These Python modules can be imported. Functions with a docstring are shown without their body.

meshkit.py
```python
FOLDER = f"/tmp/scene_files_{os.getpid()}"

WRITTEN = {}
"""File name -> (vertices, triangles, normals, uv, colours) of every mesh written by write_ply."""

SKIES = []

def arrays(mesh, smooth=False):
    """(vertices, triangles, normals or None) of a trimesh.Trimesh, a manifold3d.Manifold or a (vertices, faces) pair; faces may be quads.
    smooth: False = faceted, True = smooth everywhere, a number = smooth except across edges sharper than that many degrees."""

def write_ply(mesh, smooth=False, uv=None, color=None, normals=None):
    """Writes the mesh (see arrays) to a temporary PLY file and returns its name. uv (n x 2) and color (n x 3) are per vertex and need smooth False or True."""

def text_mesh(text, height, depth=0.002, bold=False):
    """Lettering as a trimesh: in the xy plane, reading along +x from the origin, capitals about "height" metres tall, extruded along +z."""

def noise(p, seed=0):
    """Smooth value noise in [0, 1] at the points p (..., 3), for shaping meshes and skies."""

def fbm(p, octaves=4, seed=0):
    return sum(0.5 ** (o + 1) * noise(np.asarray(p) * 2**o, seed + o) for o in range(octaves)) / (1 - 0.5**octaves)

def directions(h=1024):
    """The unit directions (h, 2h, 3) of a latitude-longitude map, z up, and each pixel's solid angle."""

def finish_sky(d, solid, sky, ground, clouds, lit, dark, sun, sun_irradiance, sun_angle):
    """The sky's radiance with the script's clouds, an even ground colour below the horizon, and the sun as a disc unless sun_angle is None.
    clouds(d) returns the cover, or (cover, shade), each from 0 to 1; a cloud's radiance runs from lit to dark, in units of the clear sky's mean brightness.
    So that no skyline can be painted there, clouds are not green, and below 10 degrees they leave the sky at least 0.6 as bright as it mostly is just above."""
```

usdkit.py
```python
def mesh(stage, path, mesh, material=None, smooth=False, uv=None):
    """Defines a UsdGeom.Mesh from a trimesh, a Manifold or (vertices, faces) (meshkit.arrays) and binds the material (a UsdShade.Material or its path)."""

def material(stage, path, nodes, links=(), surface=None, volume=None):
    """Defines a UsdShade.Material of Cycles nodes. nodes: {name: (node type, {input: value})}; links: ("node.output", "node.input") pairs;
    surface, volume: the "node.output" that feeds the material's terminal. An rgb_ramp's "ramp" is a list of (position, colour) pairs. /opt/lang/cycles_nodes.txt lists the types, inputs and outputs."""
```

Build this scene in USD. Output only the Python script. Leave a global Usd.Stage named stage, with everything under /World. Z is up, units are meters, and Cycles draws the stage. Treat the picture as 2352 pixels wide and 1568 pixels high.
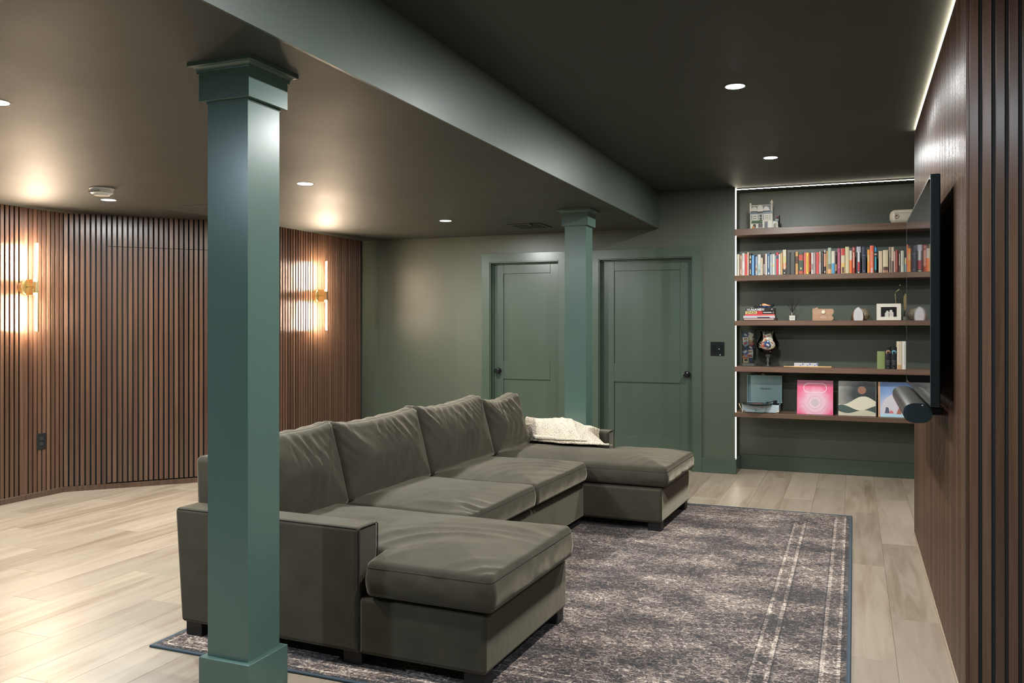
import math, random
import numpy as np, trimesh
from scipy.spatial import Delaunay
from shapely.geometry import Polygon, Point, LineString
import shapely
from pxr import Usd, UsdGeom, UsdShade, UsdLux, Gf, Sdf, Vt
import usdkit, meshkit

random.seed(7); np.random.seed(7)
stage = Usd.Stage.CreateInMemory()
UsdGeom.SetStageUpAxis(stage, UsdGeom.Tokens.z); UsdGeom.SetStageMetersPerUnit(stage, 1.0)
UsdGeom.Xform.Define(stage, '/World'); UsdGeom.Scope.Define(stage, '/World/Looks')

# ------------------------------------------------------------------ camera, exposure, light levels
CAM_YAW, CAM_F, CAM_H = 21.85, 1960.0, 1.40          # degrees to the left of +y, focal length in px of 2352, height
EXPOSURE = 0.0
CAN_L = 2300.0; CAN_C = (0.97, 1.0, 0.98)            # recessed lights
CAN_COOL = (0.80, 1.0, 1.16)                         # the cooler lamps behind the viewer
SCONCE_L = 1050.0; SCONCE_C = (1.0, 0.78, 0.55)        # wall sconce tubes
STRIP_L = 17.0; STRIP_C = (1.0, 0.90, 0.70)          # shelf led strips
COVE_L = 34.0; COVE_C = (1.0, 0.90, 0.68)            # led behind the top of the tv wall
cam = UsdGeom.Camera.Define(stage, '/World/camera')
cam.AddTranslateOp().Set(Gf.Vec3d(0, 0, CAM_H)); cam.AddRotateXYZOp().Set(Gf.Vec3f(90, 0, CAM_YAW))
cam.CreateHorizontalApertureAttr(36.0); cam.CreateVerticalApertureAttr(24.0)
cam.CreateFocalLengthAttr(36.0 * CAM_F / 2352); cam.CreateVerticalApertureOffsetAttr(-36.0 * 35 / 2352)
cam.CreateClippingRangeAttr(Gf.Vec2f(0.05, 100)); cam.CreateExposureAttr(EXPOSURE)

# ------------------------------------------------------------------ scene helpers
used = {}
def fresh(parent, name):
    k = (parent, name); n = used.get(k, 0); used[k] = n + 1
    return f'{parent}/{name}' if n == 0 else f'{parent}/{name}_{n:03d}'

class Node:
    def __init__(s, path, prim, inv): s.path, s.prim, s.inv = path, prim, inv

def tag(prim, label=None, cat=None, group=None, kind=None):
    for k, v in (('label', label), ('category', cat), ('group', group), ('kind', kind)):
        if v: prim.SetCustomDataByKey(k, v)

def thing(name, label, cat, loc=(0, 0, 0), rz=0.0, group=None, kind=None):
    p = fresh('/World', name); x = UsdGeom.Xform.Define(stage, p)
    x.AddTranslateOp().Set(Gf.Vec3d(*map(float, loc)))
    if rz: x.AddRotateZOp().Set(float(rz))
    tag(x.GetPrim(), label, cat, group, kind)
    a = math.radians(rz); c, s = math.cos(a), math.sin(a)
    m = np.array([[c, -s, 0, loc[0]], [s, c, 0, loc[1]], [0, 0, 1, loc[2]], [0, 0, 0, 1]])
    return Node(p, x.GetPrim(), np.linalg.inv(m))

def arr(m):
    if isinstance(m, list): m = trimesh.util.concatenate([trimesh.Trimesh(*arr(q), process=False) for q in m])
    v, f, _ = meshkit.arrays(m); return v, f

def part(name, m, mat, parent=None, smooth=False, local=False, label=None, kind=None, cat=None, group=None):
    """one Mesh prim; vertices in world coordinates unless local (then in the parent's own frame)"""
    v, f = arr(m)
    base = parent.path if parent else '/World'
    inv = parent.inv if parent else np.eye(4)
    if not local: v = v @ inv[:3, :3].T + inv[:3, 3]
    p = fresh(base, name)
    g = usdkit.mesh(stage, p, (v, f), mat, smooth)
    tag(g.GetPrim(), label, cat, group, kind)
    return Node(p, g.GetPrim(), inv)

def struct(name, m, mat, label, cat='wall', smooth=False):
    return part(name, m, mat, None, smooth, label=label, kind='structure', cat=cat)

# ------------------------------------------------------------------ shapes
def box(x0, x1, y0, y1, z0, z1):
    m = trimesh.creation.box([x1 - x0, y1 - y0, z1 - z0]); m.apply_translation([(x0 + x1) / 2, (y0 + y1) / 2, (z0 + z1) / 2]); return m

def hull(p): return trimesh.convex.convex_hull(np.asarray(p, float))

def cbox(x0, x1, y0, y1, z0, z1, c=0.003):
    c = min(c, (x1 - x0) * .45, (y1 - y0) * .45, (z1 - z0) * .45); P = []
    for sx in (0, 1):
        for sy in (0, 1):
            for sz in (0, 1):
                X, Y, Z = (x0, x1)[sx], (y0, y1)[sy], (z0, z1)[sz]; dx, dy, dz = c * (1 - 2 * sx), c * (1 - 2 * sy), c * (1 - 2 * sz)
                P += [[X, Y + dy, Z + dz], [X + dx, Y, Z + dz], [X + dx, Y + dy, Z]]
    return hull(P)

_ico = trimesh.creation.icosphere(2).vertices
def balls(centres, r): return hull(np.vstack([np.asarray(c) + _ico * r for c in centres]))
def rbox(x0, x1, y0, y1, z0, z1, r):
    r = min(r, (x1 - x0) * .499, (y1 - y0) * .499, (z1 - z0) * .499)
    return balls([(x, y, z) for x in (x0 + r, x1 - r) for y in (y0 + r, y1 - r) for z in (z0 + r, z1 - r)], r)

def lathe(profile, n=32, at=(0, 0, 0)):
    m = trimesh.creation.revolve(np.asarray(profile, float), sections=n); m.apply_translation(at); return m

def cyl(p0, p1, r, n=16): return trimesh.creation.cylinder(radius=r, segment=[p0, p1], sections=n)

def tube(pts, r, n=8, closed=False):
    p = np.asarray(pts, float); N = len(p)
    if closed: t = np.roll(p, -1, 0) - np.roll(p, 1, 0)
    else: t = np.gradient(p, axis=0)
    t /= np.linalg.norm(t, axis=1, keepdims=True) + 1e-12
    up = np.where(np.abs(t[:, 2:]) < .9, [[0, 0, 1.0]], [[1.0, 0, 0]]); a = np.cross(t, up); a /= np.linalg.norm(a, axis=1, keepdims=True); b = np.cross(t, a)
    an = np.arange(n) * 2 * np.pi / n; r = np.broadcast_to(r, (N,))
    v = p[:, None] + r[:, None, None] * (np.cos(an)[None, :, None] * a[:, None] + np.sin(an)[None, :, None] * b[:, None]); f = []
    for i in range(N if closed else N - 1):
        k = (i + 1) % N
        for j in range(n):
            q = (j + 1) % n; f += [[i * n + j, k * n + j, k * n + q], [i * n + j, k * n + q, i * n + q]]
    v = v.reshape(-1, 3)
    if not closed:
        v = np.vstack([v, p[:1], p[-1:]]); c0, c1 = N * n, N * n + 1
        for j in range(n):
            q = (j + 1) % n; f += [[c0, j, q], [c1, (N - 1) * n + q, (N - 1) * n + j]]
    m = trimesh.Trimesh(v, np.array(f), process=False); m.fix_normals(); return m

def prism(poly, depth):
    return trimesh.creation.extrude_polygon(poly if isinstance(poly, Polygon) else Polygon(poly), depth, engine='earcut')

def stand(m, x, y, z, lean=0.0):
    """a flat shape in the xy plane (x right, y up, extruded along +z) stood up to face -y, its front at y, leaning back"""
    m = m.copy(); v = m.vertices; ca, sa = math.cos(lean), math.sin(lean)
    up, dep = v[:, 1], -v[:, 2]
    m.vertices = np.stack([x + v[:, 0], y + up * sa + dep * ca, z + up * ca - dep * sa], 1); m.fix_normals(); return m

def square_loft(prof, cx, cy):
    """square mouldings: prof is a list of (half width, z)"""
    v, f = [], []
    for h, z in prof: v += [[cx - h, cy - h, z], [cx + h, cy - h, z], [cx + h, cy + h, z], [cx - h, cy + h, z]]
    n = len(prof)
    for i in range(n - 1):
        for j in range(4):
            k = (j + 1) % 4; a, b, c, d = i * 4 + j, i * 4 + k, i * 4 + 4 + k, i * 4 + 4 + j; f += [[a, b, c], [a, c, d]]
    f += [[0, 2, 1], [0, 3, 2], [n * 4 - 4, n * 4 - 3, n * 4 - 2], [n * 4 - 4, n * 4 - 2, n * 4 - 1]]
    return trimesh.Trimesh(v, f, process=False)

# ------------------------------------------------------------------ materials
L = '/World/Looks/'
def M(name, nodes, links, surface='p.BSDF'): return usdkit.material(stage, L + name, nodes, links, surface=surface)
_plain = {}
def plain(color, rough=0.5, metal=0.0, **kw):
    key = (tuple(round(c, 4) for c in color), rough, metal, tuple(sorted(kw.items())))
    if key not in _plain:
        _plain[key] = M(f'plain_{len(_plain)}', {'p': ('principled_bsdf', dict(base_color=color, roughness=rough, metallic=metal, **kw))}, [])
    return _plain[key]
def srgb(r, g, b): return tuple(((c / 255 + .055) / 1.055) ** 2.4 if c > 10 else c / 255 / 12.92 for c in (r, g, b))
def glow(name, color, strength): return M(name, {'e': ('emission', dict(color=color, strength=strength))}, [], 'e.emission')

PAINT = (0.058, 0.071, 0.049)
def paint(name, rough, bump, col=PAINT, scale=260.0):
    return M(name, {'g': ('geometry', {}), 'n': ('noise_texture', dict(scale=scale, detail=2.0)), 'b': ('bump', dict(strength=bump, distance=0.002)),
                    'n2': ('noise_texture', dict(scale=1.3, detail=2.0)), 'r': ('map_range', dict(from_min=.3, from_max=.7, to_min=rough - .03, to_max=rough + .03)),
                    'p': ('principled_bsdf', dict(base_color=col, specular_ior_level=.7))},
             [('g.position', 'n.vector'), ('n.fac', 'b.height'), ('b.normal', 'p.normal'), ('g.position', 'n2.vector'), ('n2.fac', 'r.value'), ('r.result', 'p.roughness')])
wall_paint = paint('wall_paint', 0.42, 0.10)
ceil_paint = paint('ceiling_paint', 0.58, 0.10, (.024, .029, .023))
column_paint = paint('column_paint', 0.27, 0.03, (.074, .128, .106))
fascia_paint = paint('fascia_paint', 0.42, 0.10, (.048, .066, .052))
trim_paint = paint('trim_paint', 0.28, 0.03, (.050, .074, .052))

def wood(name, ramp, rough, scale, var, aniso=0.0, spec=0.5, grain_bump=0.05):
    """scale: noise frequency along x, y, z (low along the grain); var: how much single pieces differ in value"""
    nodes = {'g': ('geometry', {}), 'o': ('object_info', {}), 'sc': ('vector_math', dict(math_type='multiply', vector2=scale)),
             'cx': ('combine_xyz', {}), 'm': ('math', dict(math_type='multiply', value2=57.0)), 'add': ('vector_math', dict(math_type='add')),
             'n': ('noise_texture', dict(scale=1.0, detail=5.0, roughness=.62, distortion=.6)), 'n2': ('noise_texture', dict(scale=.13, detail=3.0, distortion=.8)),
             'mx': ('mix_float', dict(fac=.42)), 'r': ('rgb_ramp', dict(ramp=ramp)), 'hv': ('hsv', {}),
             'v': ('map_range', dict(from_min=0., from_max=1., to_min=1 - var, to_max=1 + var)), 'hu': ('map_range', dict(from_min=0., from_max=1., to_min=.494, to_max=.506)),
             'w': ('white_noise_texture', dict(dimensions='1D')),
             'b': ('bump', dict(strength=grain_bump, distance=0.002)),
             'p': ('principled_bsdf', dict(roughness=rough, specular_ior_level=spec, anisotropic=aniso))}
    links = [('g.position', 'sc.vector1'), ('o.random', 'm.value1'), ('m.value', 'cx.x'), ('m.value', 'cx.y'), ('m.value', 'cx.z'), ('sc.vector', 'add.vector1'), ('cx.vector', 'add.vector2'),
             ('add.vector', 'n.vector'), ('add.vector', 'n2.vector'), ('n.fac', 'mx.a'), ('n2.fac', 'mx.b'), ('mx.result', 'r.fac'), ('r.color', 'hv.color'), ('o.random', 'v.value'), ('v.result', 'hv.value'),
             ('m.value', 'w.w'), ('w.value', 'hu.value'), ('hu.result', 'hv.hue'), ('hv.color', 'p.base_color'), ('n.fac', 'b.height'), ('b.normal', 'p.normal')]
    if aniso:
        nodes['t'] = ('vector_math', dict(math_type='cross_product', vector2=(0., 0., 1.)))
        links += [('g.normal', 't.vector1'), ('t.vector', 'p.tangent')]
    return M(name, nodes, links)
walnut_ramp = [(.25, (0.0403, 0.0194, 0.0115)), (.45, (0.0756, 0.0389, 0.0238)), (.6, (0.1094, 0.0590, 0.0374)), (.8, (0.1526, 0.0878, 0.0590))]
slat_wood = wood('slat_walnut', walnut_ramp, 0.34, (34., 34., 1.1), 0.24, aniso=0.85)
shelf_wood = wood('shelf_walnut', [(.25, (.08, .042, .026)), (.5, (.15, .086, .058)), (.8, (.24, .15, .108))], 0.34, (1.6, 30., 30.), 0.06)
oak_ramp = [(.26, (0.1488, 0.1023, 0.0651)), (.38, (0.2232, 0.1662, 0.1147)), (.50, (0.2914, 0.2306, 0.1705)), (.75, (0.3472, 0.2852, 0.2201))]
floor_oak = wood('floor_oak', oak_ramp, 0.36, (15., 1.25, 1.), 0.13, grain_bump=0.02)
felt = plain((.006, .006, .007), .95)
black_plastic = plain((.008, .009, .010), .35)
fabric = M('olive_velvet', {'g': ('geometry', {}), 'n': ('noise_texture', dict(scale=900., detail=2.)), 'n2': ('noise_texture', dict(scale=7., detail=3.)), 'r': ('rgb_ramp', dict(ramp=[(.3, (.038, .032, .022)), (.7, (.052, .044, .031))])),
           'n3': ('noise_texture', dict(scale=26., detail=2.)), 'b': ('bump', dict(strength=.25, distance=.0006)), 'b2': ('bump', dict(strength=.10, distance=.008)),
           'p': ('principled_bsdf', dict(roughness=.85, specular_ior_level=.2, sheen_weight=.5, sheen_roughness=.34, sheen_tint=(.92, .80, .60))),
           },
           [('g.position', 'n.vector'), ('g.position', 'n2.vector'), ('g.position', 'n3.vector'), ('n2.fac', 'r.fac'), ('r.color', 'p.base_color'), ('n3.fac', 'b2.height'), ('b2.normal', 'b.normal'), ('n.fac', 'b.height'), ('b.normal', 'p.normal')])
fabric_seam = plain((.022, .018, .013), .9)
foot_black = plain((.010, .008, .007), .5)
brass = plain((.72, .55, .28), .26, 1.0)
knit = M('cream_knit', {'g': ('geometry', {}), 'v': ('voronoi_texture', dict(scale=105., feature='f1')), 'r': ('rgb_ramp', dict(ramp=[(0., (.70, .60, .48)), (.55, (.58, .49, .38)), (.9, (.40, .32, .24))])),
         'b': ('bump', dict(strength=.9, distance=.006, invert=True)), 'p': ('principled_bsdf', dict(roughness=.9, specular_ior_level=.2, sheen_weight=.2))},
         [('g.position', 'v.vector'), ('v.distance', 'r.fac'), ('r.color', 'p.base_color'), ('v.distance', 'b.height'), ('b.normal', 'p.normal')])
screen_glass = plain((.004, .004, .005), .03, 0.0, specular_ior_level=.55)
tv_metal = plain((.012, .016, .020), .32, 0.3)
can_glow = glow('can_glow', CAN_C, CAN_L); can_cool_glow = glow('can_cool_glow', CAN_COOL, CAN_L); tube_glow = glow('tube_glow', SCONCE_C, SCONCE_L)
strip_glow = glow('strip_glow', STRIP_C, STRIP_L); cove_glow = glow('cove_glow', COVE_C, COVE_L)
white_plastic = plain((.78, .78, .76), .4)
glass = M('clear_glass', {'t': ('transparent_bsdf', dict(color=(.96, .97, .96))), 'q': ('glossy_bsdf', dict(color=(1., 1., 1.), roughness=.02)), 'f': ('fresnel', dict(IOR=1.5)), 'x': ('mix_closure', {})},
          [('f.fac', 'x.fac'), ('t.BSDF', 'x.closure1'), ('q.BSDF', 'x.closure2')], 'x.closure')

# rug: distances to its edges make the border stripes, noises make the worn oriental field
RX0, RX1, RY0, RY1 = -2.85, -0.018, 2.87, 6.735
def rug_material():
    n = {'g': ('geometry', {}), 's': ('separate_xyz', {})}; l = [('g.position', 's.vector')]
    for i, (ax, op, val) in enumerate((('x', 'a', RX0), ('x', 'b', RX1), ('y', 'a', RY0), ('y', 'b', RY1))):
        n[f'd{i}'] = ('math', dict(math_type='subtract', value2=val) if op == 'a' else dict(math_type='subtract', value1=val))
        l.append((f's.{ax}', f'd{i}.value1' if op == 'a' else f'd{i}.value2'))
    for k, (a, b) in enumerate((('d0', 'd1'), ('d2', 'd3'), ('m0', 'm1'))):
        n[f'm{k}'] = ('math', dict(math_type='minimum')); l += [(f'{a}.value', f'm{k}.value1'), (f'{b}.value', f'm{k}.value2')]
    n['wob'] = ('noise_texture', dict(scale=9., detail=2.)); l.append(('g.position', 'wob.vector'))
    n['wm'] = ('math', dict(math_type='multiply_add', value2=.006, value3=-.003)); l.append(('wob.fac', 'wm.value1'))
    n['dd'] = ('math', dict(math_type='add')); l += [('m2.value', 'dd.value1'), ('wm.value', 'dd.value2')]
    n['dn'] = ('math', dict(math_type='multiply', value2=2.0)); l.append(('dd.value', 'dn.value1'))      # 0.5 m -> 1
    def st(*e): return [(2 * p, c) for p, c in e]
    lt, dk, md = (1., 1., 1.), (.0, .0, .0), (.45, .45, .45)
    n['stripe'] = ('rgb_ramp', dict(ramp=st((0, dk), (.034, dk), (.0345, lt), (.047, lt), (.0475, md), (.095, md), (.0955, lt), (.112, lt), (.1125, dk), (.118, dk), (.1185, md), (.29, md), (.2905, dk), (.296, dk), (.2965, lt), (.315, lt), (.3155, md), (.359, md), (.3595, lt), (.376, lt), (.3765, dk), (.38, dk), (.3805, md), (.5, md))))
    l.append(('dn.value', 'stripe.fac'))
    # curly fine figure: warped coordinates into a voronoi edge distance
    n['wn'] = ('noise_texture', dict(scale=17., detail=3.)); l.append(('g.position', 'wn.vector'))
    n['ws'] = ('vector_math', dict(math_type='scale', scale=.075)); l.append(('wn.color', 'ws.vector1'))
    n['wp'] = ('vector_math', dict(math_type='add')); l += [('g.position', 'wp.vector1'), ('ws.vector', 'wp.vector2')]
    n['vo'] = ('voronoi_texture', dict(scale=30., feature='distance_to_edge')); l.append(('wp.vector', 'vo.vector'))
    n['vr'] = ('rgb_ramp', dict(ramp=[(0., (.85, .85, .85)), (.06, (.7, .7, .7)), (.12, (.15, .15, .15)), (.30, (.35, .35, .35)), (.5, (.6, .6, .6))])); l.append(('vo.distance', 'vr.fac'))
    n['fn'] = ('noise_texture', dict(scale=36., detail=3., roughness=.65, distortion=2.0)); l.append(('wp.vector', 'fn.vector'))
    n['sx'] = ('vector_math', dict(math_type='multiply', vector2=(24., 110., 1.))); l.append(('g.position', 'sx.vector1'))
    n['stn'] = ('noise_texture', dict(scale=1., detail=3., roughness=.6)); l.append(('sx.vector', 'stn.vector'))
    n['bs'] = ('vector_math', dict(math_type='multiply', vector2=(2.2, 4.2, 1.))); l.append(('g.position', 'bs.vector1'))
    n['big'] = ('noise_texture', dict(scale=1., detail=5., roughness=.65)); l.append(('bs.vector', 'big.vector'))
    # sum: figure .34 + fine .3 + streak .26 + big .5 + stripe bonus
    def mad(a, b, k, out):
        n[out] = ('math', dict(math_type='multiply_add', value2=k)); l.extend([(a, f'{out}.value1'), (b, f'{out}.value3')])
    n['z'] = ('value', dict(value=-1.66)); 
    mad('vr.color', 'z.value', .40, 'a1'); mad('fn.fac', 'a1.value', 1.9, 'a2'); mad('stn.fac', 'a2.value', 1.15, 'a3'); mad('big.fac', 'a3.value', 1.5, 'a4'); mad('stripe.color', 'a4.value', .42, 'a5')
    n['bias'] = ('math', dict(math_type='add', value2=-.55)); l.append(('a5.value', 'bias.value1'))
    n['col'] = ('rgb_ramp', dict(ramp=[(.0, (0.0106, 0.0086, 0.0099)), (.24, (0.0264, 0.0198, 0.0191)), (.42, (0.0739, 0.0528, 0.0462)), (.58, (0.1650, 0.1201, 0.0990)), (.76, (0.2706, 0.2079, 0.1716)), (1., (.56, .46, .385))])); l.append(('bias.value', 'col.fac'))
    n['edge'] = ('rgb_ramp', dict(ramp=[(0., (1, 1, 1)), (.020, (1, 1, 1)), (.030, (0, 0, 0)), (1, (0, 0, 0))])); l.append(('dn.value', 'edge.fac'))
    n['mix'] = ('mix', dict(mix_type='mix', color2=(.030, .042, .055))); l += [('edge.color', 'mix.fac'), ('col.color', 'mix.color1'), ]
    n['b'] = ('bump', dict(strength=.3, distance=.002)); l.append(('fn.fac', 'b.height'))
    n['p'] = ('principled_bsdf', dict(roughness=.85, specular_ior_level=.2, sheen_weight=.15)); l += [('mix.color', 'p.base_color'), ('b.normal', 'p.normal')]
    return M('rug_pattern', n, l)
rug_mat = rug_material()

# ------------------------------------------------------------------ room shell
HC, HS, YW, YB = 2.712, 2.356, 8.29, 8.65            # high ceiling, dropped ceiling, far wall, alcove back
XL, XR, XA, SOF = -6.20, 0.60, -1.048, -1.785        # left wall, right wall, alcove left side, edge of the dropped ceiling
XN, YN = 1.60, -1.60                                  # near right wall, wall behind the camera

fl = thing('floor', 'pale oak plank floor across the whole basement room', 'floor', kind='structure')
part('subfloor', box(XL - .2, XN + .1, YN - .1, YB + .1, -.12, -.012), plain((.05, .04, .03), .9), fl)
PW, PL = 0.2345, 1.52
row = -28
x = 0.165 + row * PW
while x < XN:
    off = (row * 0.618034 % 1.0) * PL
    y = YN - off
    while y < YB:
        x0, x1, y0, y1 = max(x, XL - .15), min(x + PW, XN), max(y, YN), min(y + PL, YB + .05)
        if x1 - x0 > .02 and y1 - y0 > .02 and not (x0 > XR + .1 and y0 > 3.6):
            g = .0004
            part('plank', cbox(x0 + g, x1 - g, y0 + g, y1 - g, -.012, 0.0, .0008), floor_oak, fl)
        y += PL
    x += PW; row += 1

struct('ceiling', box(SOF, XN + .1, YN - .1, YB + .1, HC, HC + .1), ceil_paint, 'dark green high ceiling over the seating side of the room', 'ceiling')
struct('trim_1', box(XL - .2, SOF, YN - .1, YW + .13, HS, HC + .1), ceil_paint, 'dropped green soffit ceiling carried by the two square columns', 'ceiling')
struct('trim_2', box(SOF, SOF + .012, YN, YW, HS, HC), fascia_paint, 'green upright fascia where the dropped ceiling steps up', 'fascia')

# far wall with two door openings
D1, D2, DH = (-3.575, -2.80), (-2.385, -1.442), 2.075
T = .13
fw = [box(-5.3, D1[0], YW, YW + T, 0, HC), box(D1[1], D2[0], YW, YW + T, 0, HC), box(D2[1], XA, YW, YW + T, 0, HC), box(D1[0], D1[1], YW, YW + T, DH, HC), box(D2[0], D2[1], YW, YW + T, DH, HC)]
struct('wall_far', fw, wall_paint, 'green far wall with the two panelled doors')
struct('wall_alcove', [box(XA - .1, XR + .1, YB, YB + .1, 0, HC), box(XA - .09, XA, YW + T, YB, 0, HC)], wall_paint, 'green back of the alcove behind the walnut shelves')
struct('wall_right', box(XR, XR + .12, 3.6, YB + .1, 0, HC), wall_paint, 'green right wall beside the shelves, past the slatted panel')
struct('wall_back', box(XL - .2, XN + .1, YN - .12, YN, 0, HC), wall_paint, 'green wall behind the viewer')
struct('wall_near', box(XN, XN + .12, YN, 3.6, 0, HC), wall_paint, 'green wall at the near right')

# baseboards and door casings
BB = .142
struct('baseboard_far', [cbox(D2[1] + .085, XA + .014, YW - .015, YW, 0, BB, .003), cbox(D1[1] + .085, D2[0] - .085, YW - .015, YW, 0, BB, .003), cbox(-5.15, D1[0] - .1, YW - .015, YW, 0, BB, .003)], trim_paint, 'green baseboard along the far wall', 'baseboard')
struct('baseboard_alcove', [cbox(XA + .001, XR, YB - .015, YB, 0, BB, .003), cbox(XA, XA + .014, YW - .014, YB - .015, 0, BB, .003)], trim_paint, 'green baseboard inside the shelf alcove', 'baseboard')

def door(n, xs, knob_left, pans, label):
    x0, x1 = xs
    d = thing(f'door_{n}', label, 'door', ((x0 + x1) / 2, YW, 0), kind='structure')
    cw, cz = .086, DH + .086
    def casing(poly):
        m = prism(poly, .018); v = m.vertices; m.vertices = np.stack([v[:, 0], YW - v[:, 2], v[:, 1]], 1); m.fix_normals(); return m
    part('casing', casing([(x0 - cw, 0), (x0, 0), (x0, DH), (x0 - cw, cz)]), trim_paint, d)
    part('casing', casing([(x1, 0), (x1 + cw, 0), (x1 + cw, cz), (x1, DH)]), trim_paint, d)
    part('casing', casing([(x0 - cw, cz), (x0, DH), (x1, DH), (x1 + cw, cz)]), trim_paint, d)
    ys = YW + .075                                                       # front of the slab
    part('jamb', [cbox(x0, x0 + .012, YW - .012, YW + T, 0, DH, .002), cbox(x1 - .012, x1, YW - .012, YW + T, 0, DH, .002), cbox(x0 + .012, x1 - .012, YW - .012, YW + T, DH - .012, DH, .002),
                  cbox(x0 + .012, x0 + .022, ys - .032, ys - .001, 0, DH - .012, .002), cbox(x1 - .022, x1 - .012, ys - .032, ys - .001, 0, DH - .012, .002), cbox(x0 + .022, x1 - .022, ys - .032, ys - .001, DH - .022, DH - .012, .002)], trim_paint, d)
    a, b, top = x0 + .014, x1 - .014, DH - .015
    st = (pans[0] - a)
    f = [cbox(a, pans[0], ys, ys + .035, .01, top, .002), cbox(pans[1], b, ys, ys + .035, .01, top, .002)]
    for z0, z1 in ((.01, pans[2]), (pans[3], pans[4]), (pans[5], top)): f.append(cbox(pans[0], pans[1], ys, ys + .035, z0, z1, .002))
    part('stile_and_rail_frame', f, trim_paint, d)
    part('panel', box(pans[0] - .005, pans[1] + .005, ys + .012, ys + .024, pans[4] - .005, pans[5] + .005), trim_paint, d)
    part('panel', box(pans[0] - .005, pans[1] + .005, ys + .012, ys + .024, pans[2] - .005, pans[3] + .005), trim_paint, d)
    kx = a + .055 if knob_left else b - .06; kz = .93
    m = lathe([(0, -.004), (.013, -.004), (.013, .024), (.024, .030), (.030, .042), (.029, .056), (.020, .062), (0, .063)], 12)
    v = m.vertices; m.vertices = np.stack([kx + v[:, 0], ys - v[:, 2], kz + v[:, 1]], 1); m.fix_normals()
    r = lathe([(0, 0), (.033, 0), (.033, .005), (.028, .009), (0, .009)], 28); v = r.vertices; r.vertices = np.stack([kx + v[:, 0], ys - v[:, 2], kz + v[:, 1]], 1); r.fix_normals()
    kb = part('knob', m, plain((.018, .019, .021), .25, .5), d, smooth=25, label='faceted black door knob')
    part('rosette', r, plain((.018, .019, .021), .3, .5), kb, smooth=30)
    return d
door(1, D1, True, (-3.452, -2.928, .30, .842, 1.026, 1.955), 'green two panel door partly hidden by the far column, knob on its left')
door(2, D2, False, (-2.246, -1.578, .30, .842, 1.03, 1.955), 'wide green two panel door beside the shelf alcove, knob on its right')

# ------------------------------------------------------------------ slatted walls
SW, SG, SD = .0290, .0125, .020
PITCH = SW + SG
def slat_run(parent, p0, p1, normal, z0, z1, first=0.0, n=None, mat=None, cuts=None):
    """upright slats from p0 to p1 (floor plan), faces on the line, bodies behind it (against normal)"""
    p0, p1, nn = np.array(p0, float), np.array(p1, float), np.array(normal, float)
    Ln = np.linalg.norm(p1 - p0); d = (p1 - p0) / Ln
    n = n or int((Ln - first) / PITCH)
    for i in range(n):
        s = first + i * PITCH
        for a, b in (cuts(i, s) if cuts else [(z0, z1)]):
            P = []; c = .0012
            for q, w in ((s, 1), (s + SW, -1)):
                for z, zc in ((a, 1), (b, -1)):
                    for t, k in ((0, (q, c, z)), ):
                        pass
                    f1 = p0 + d * (q + w * c); f2 = p0 + d * q - nn * c; f3 = p0 + d * q - nn * SD
                    P += [[*f1, z], [*f2, z], [*f3, z]]
            part('slat', hull(P), slat_wood, parent)

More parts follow.
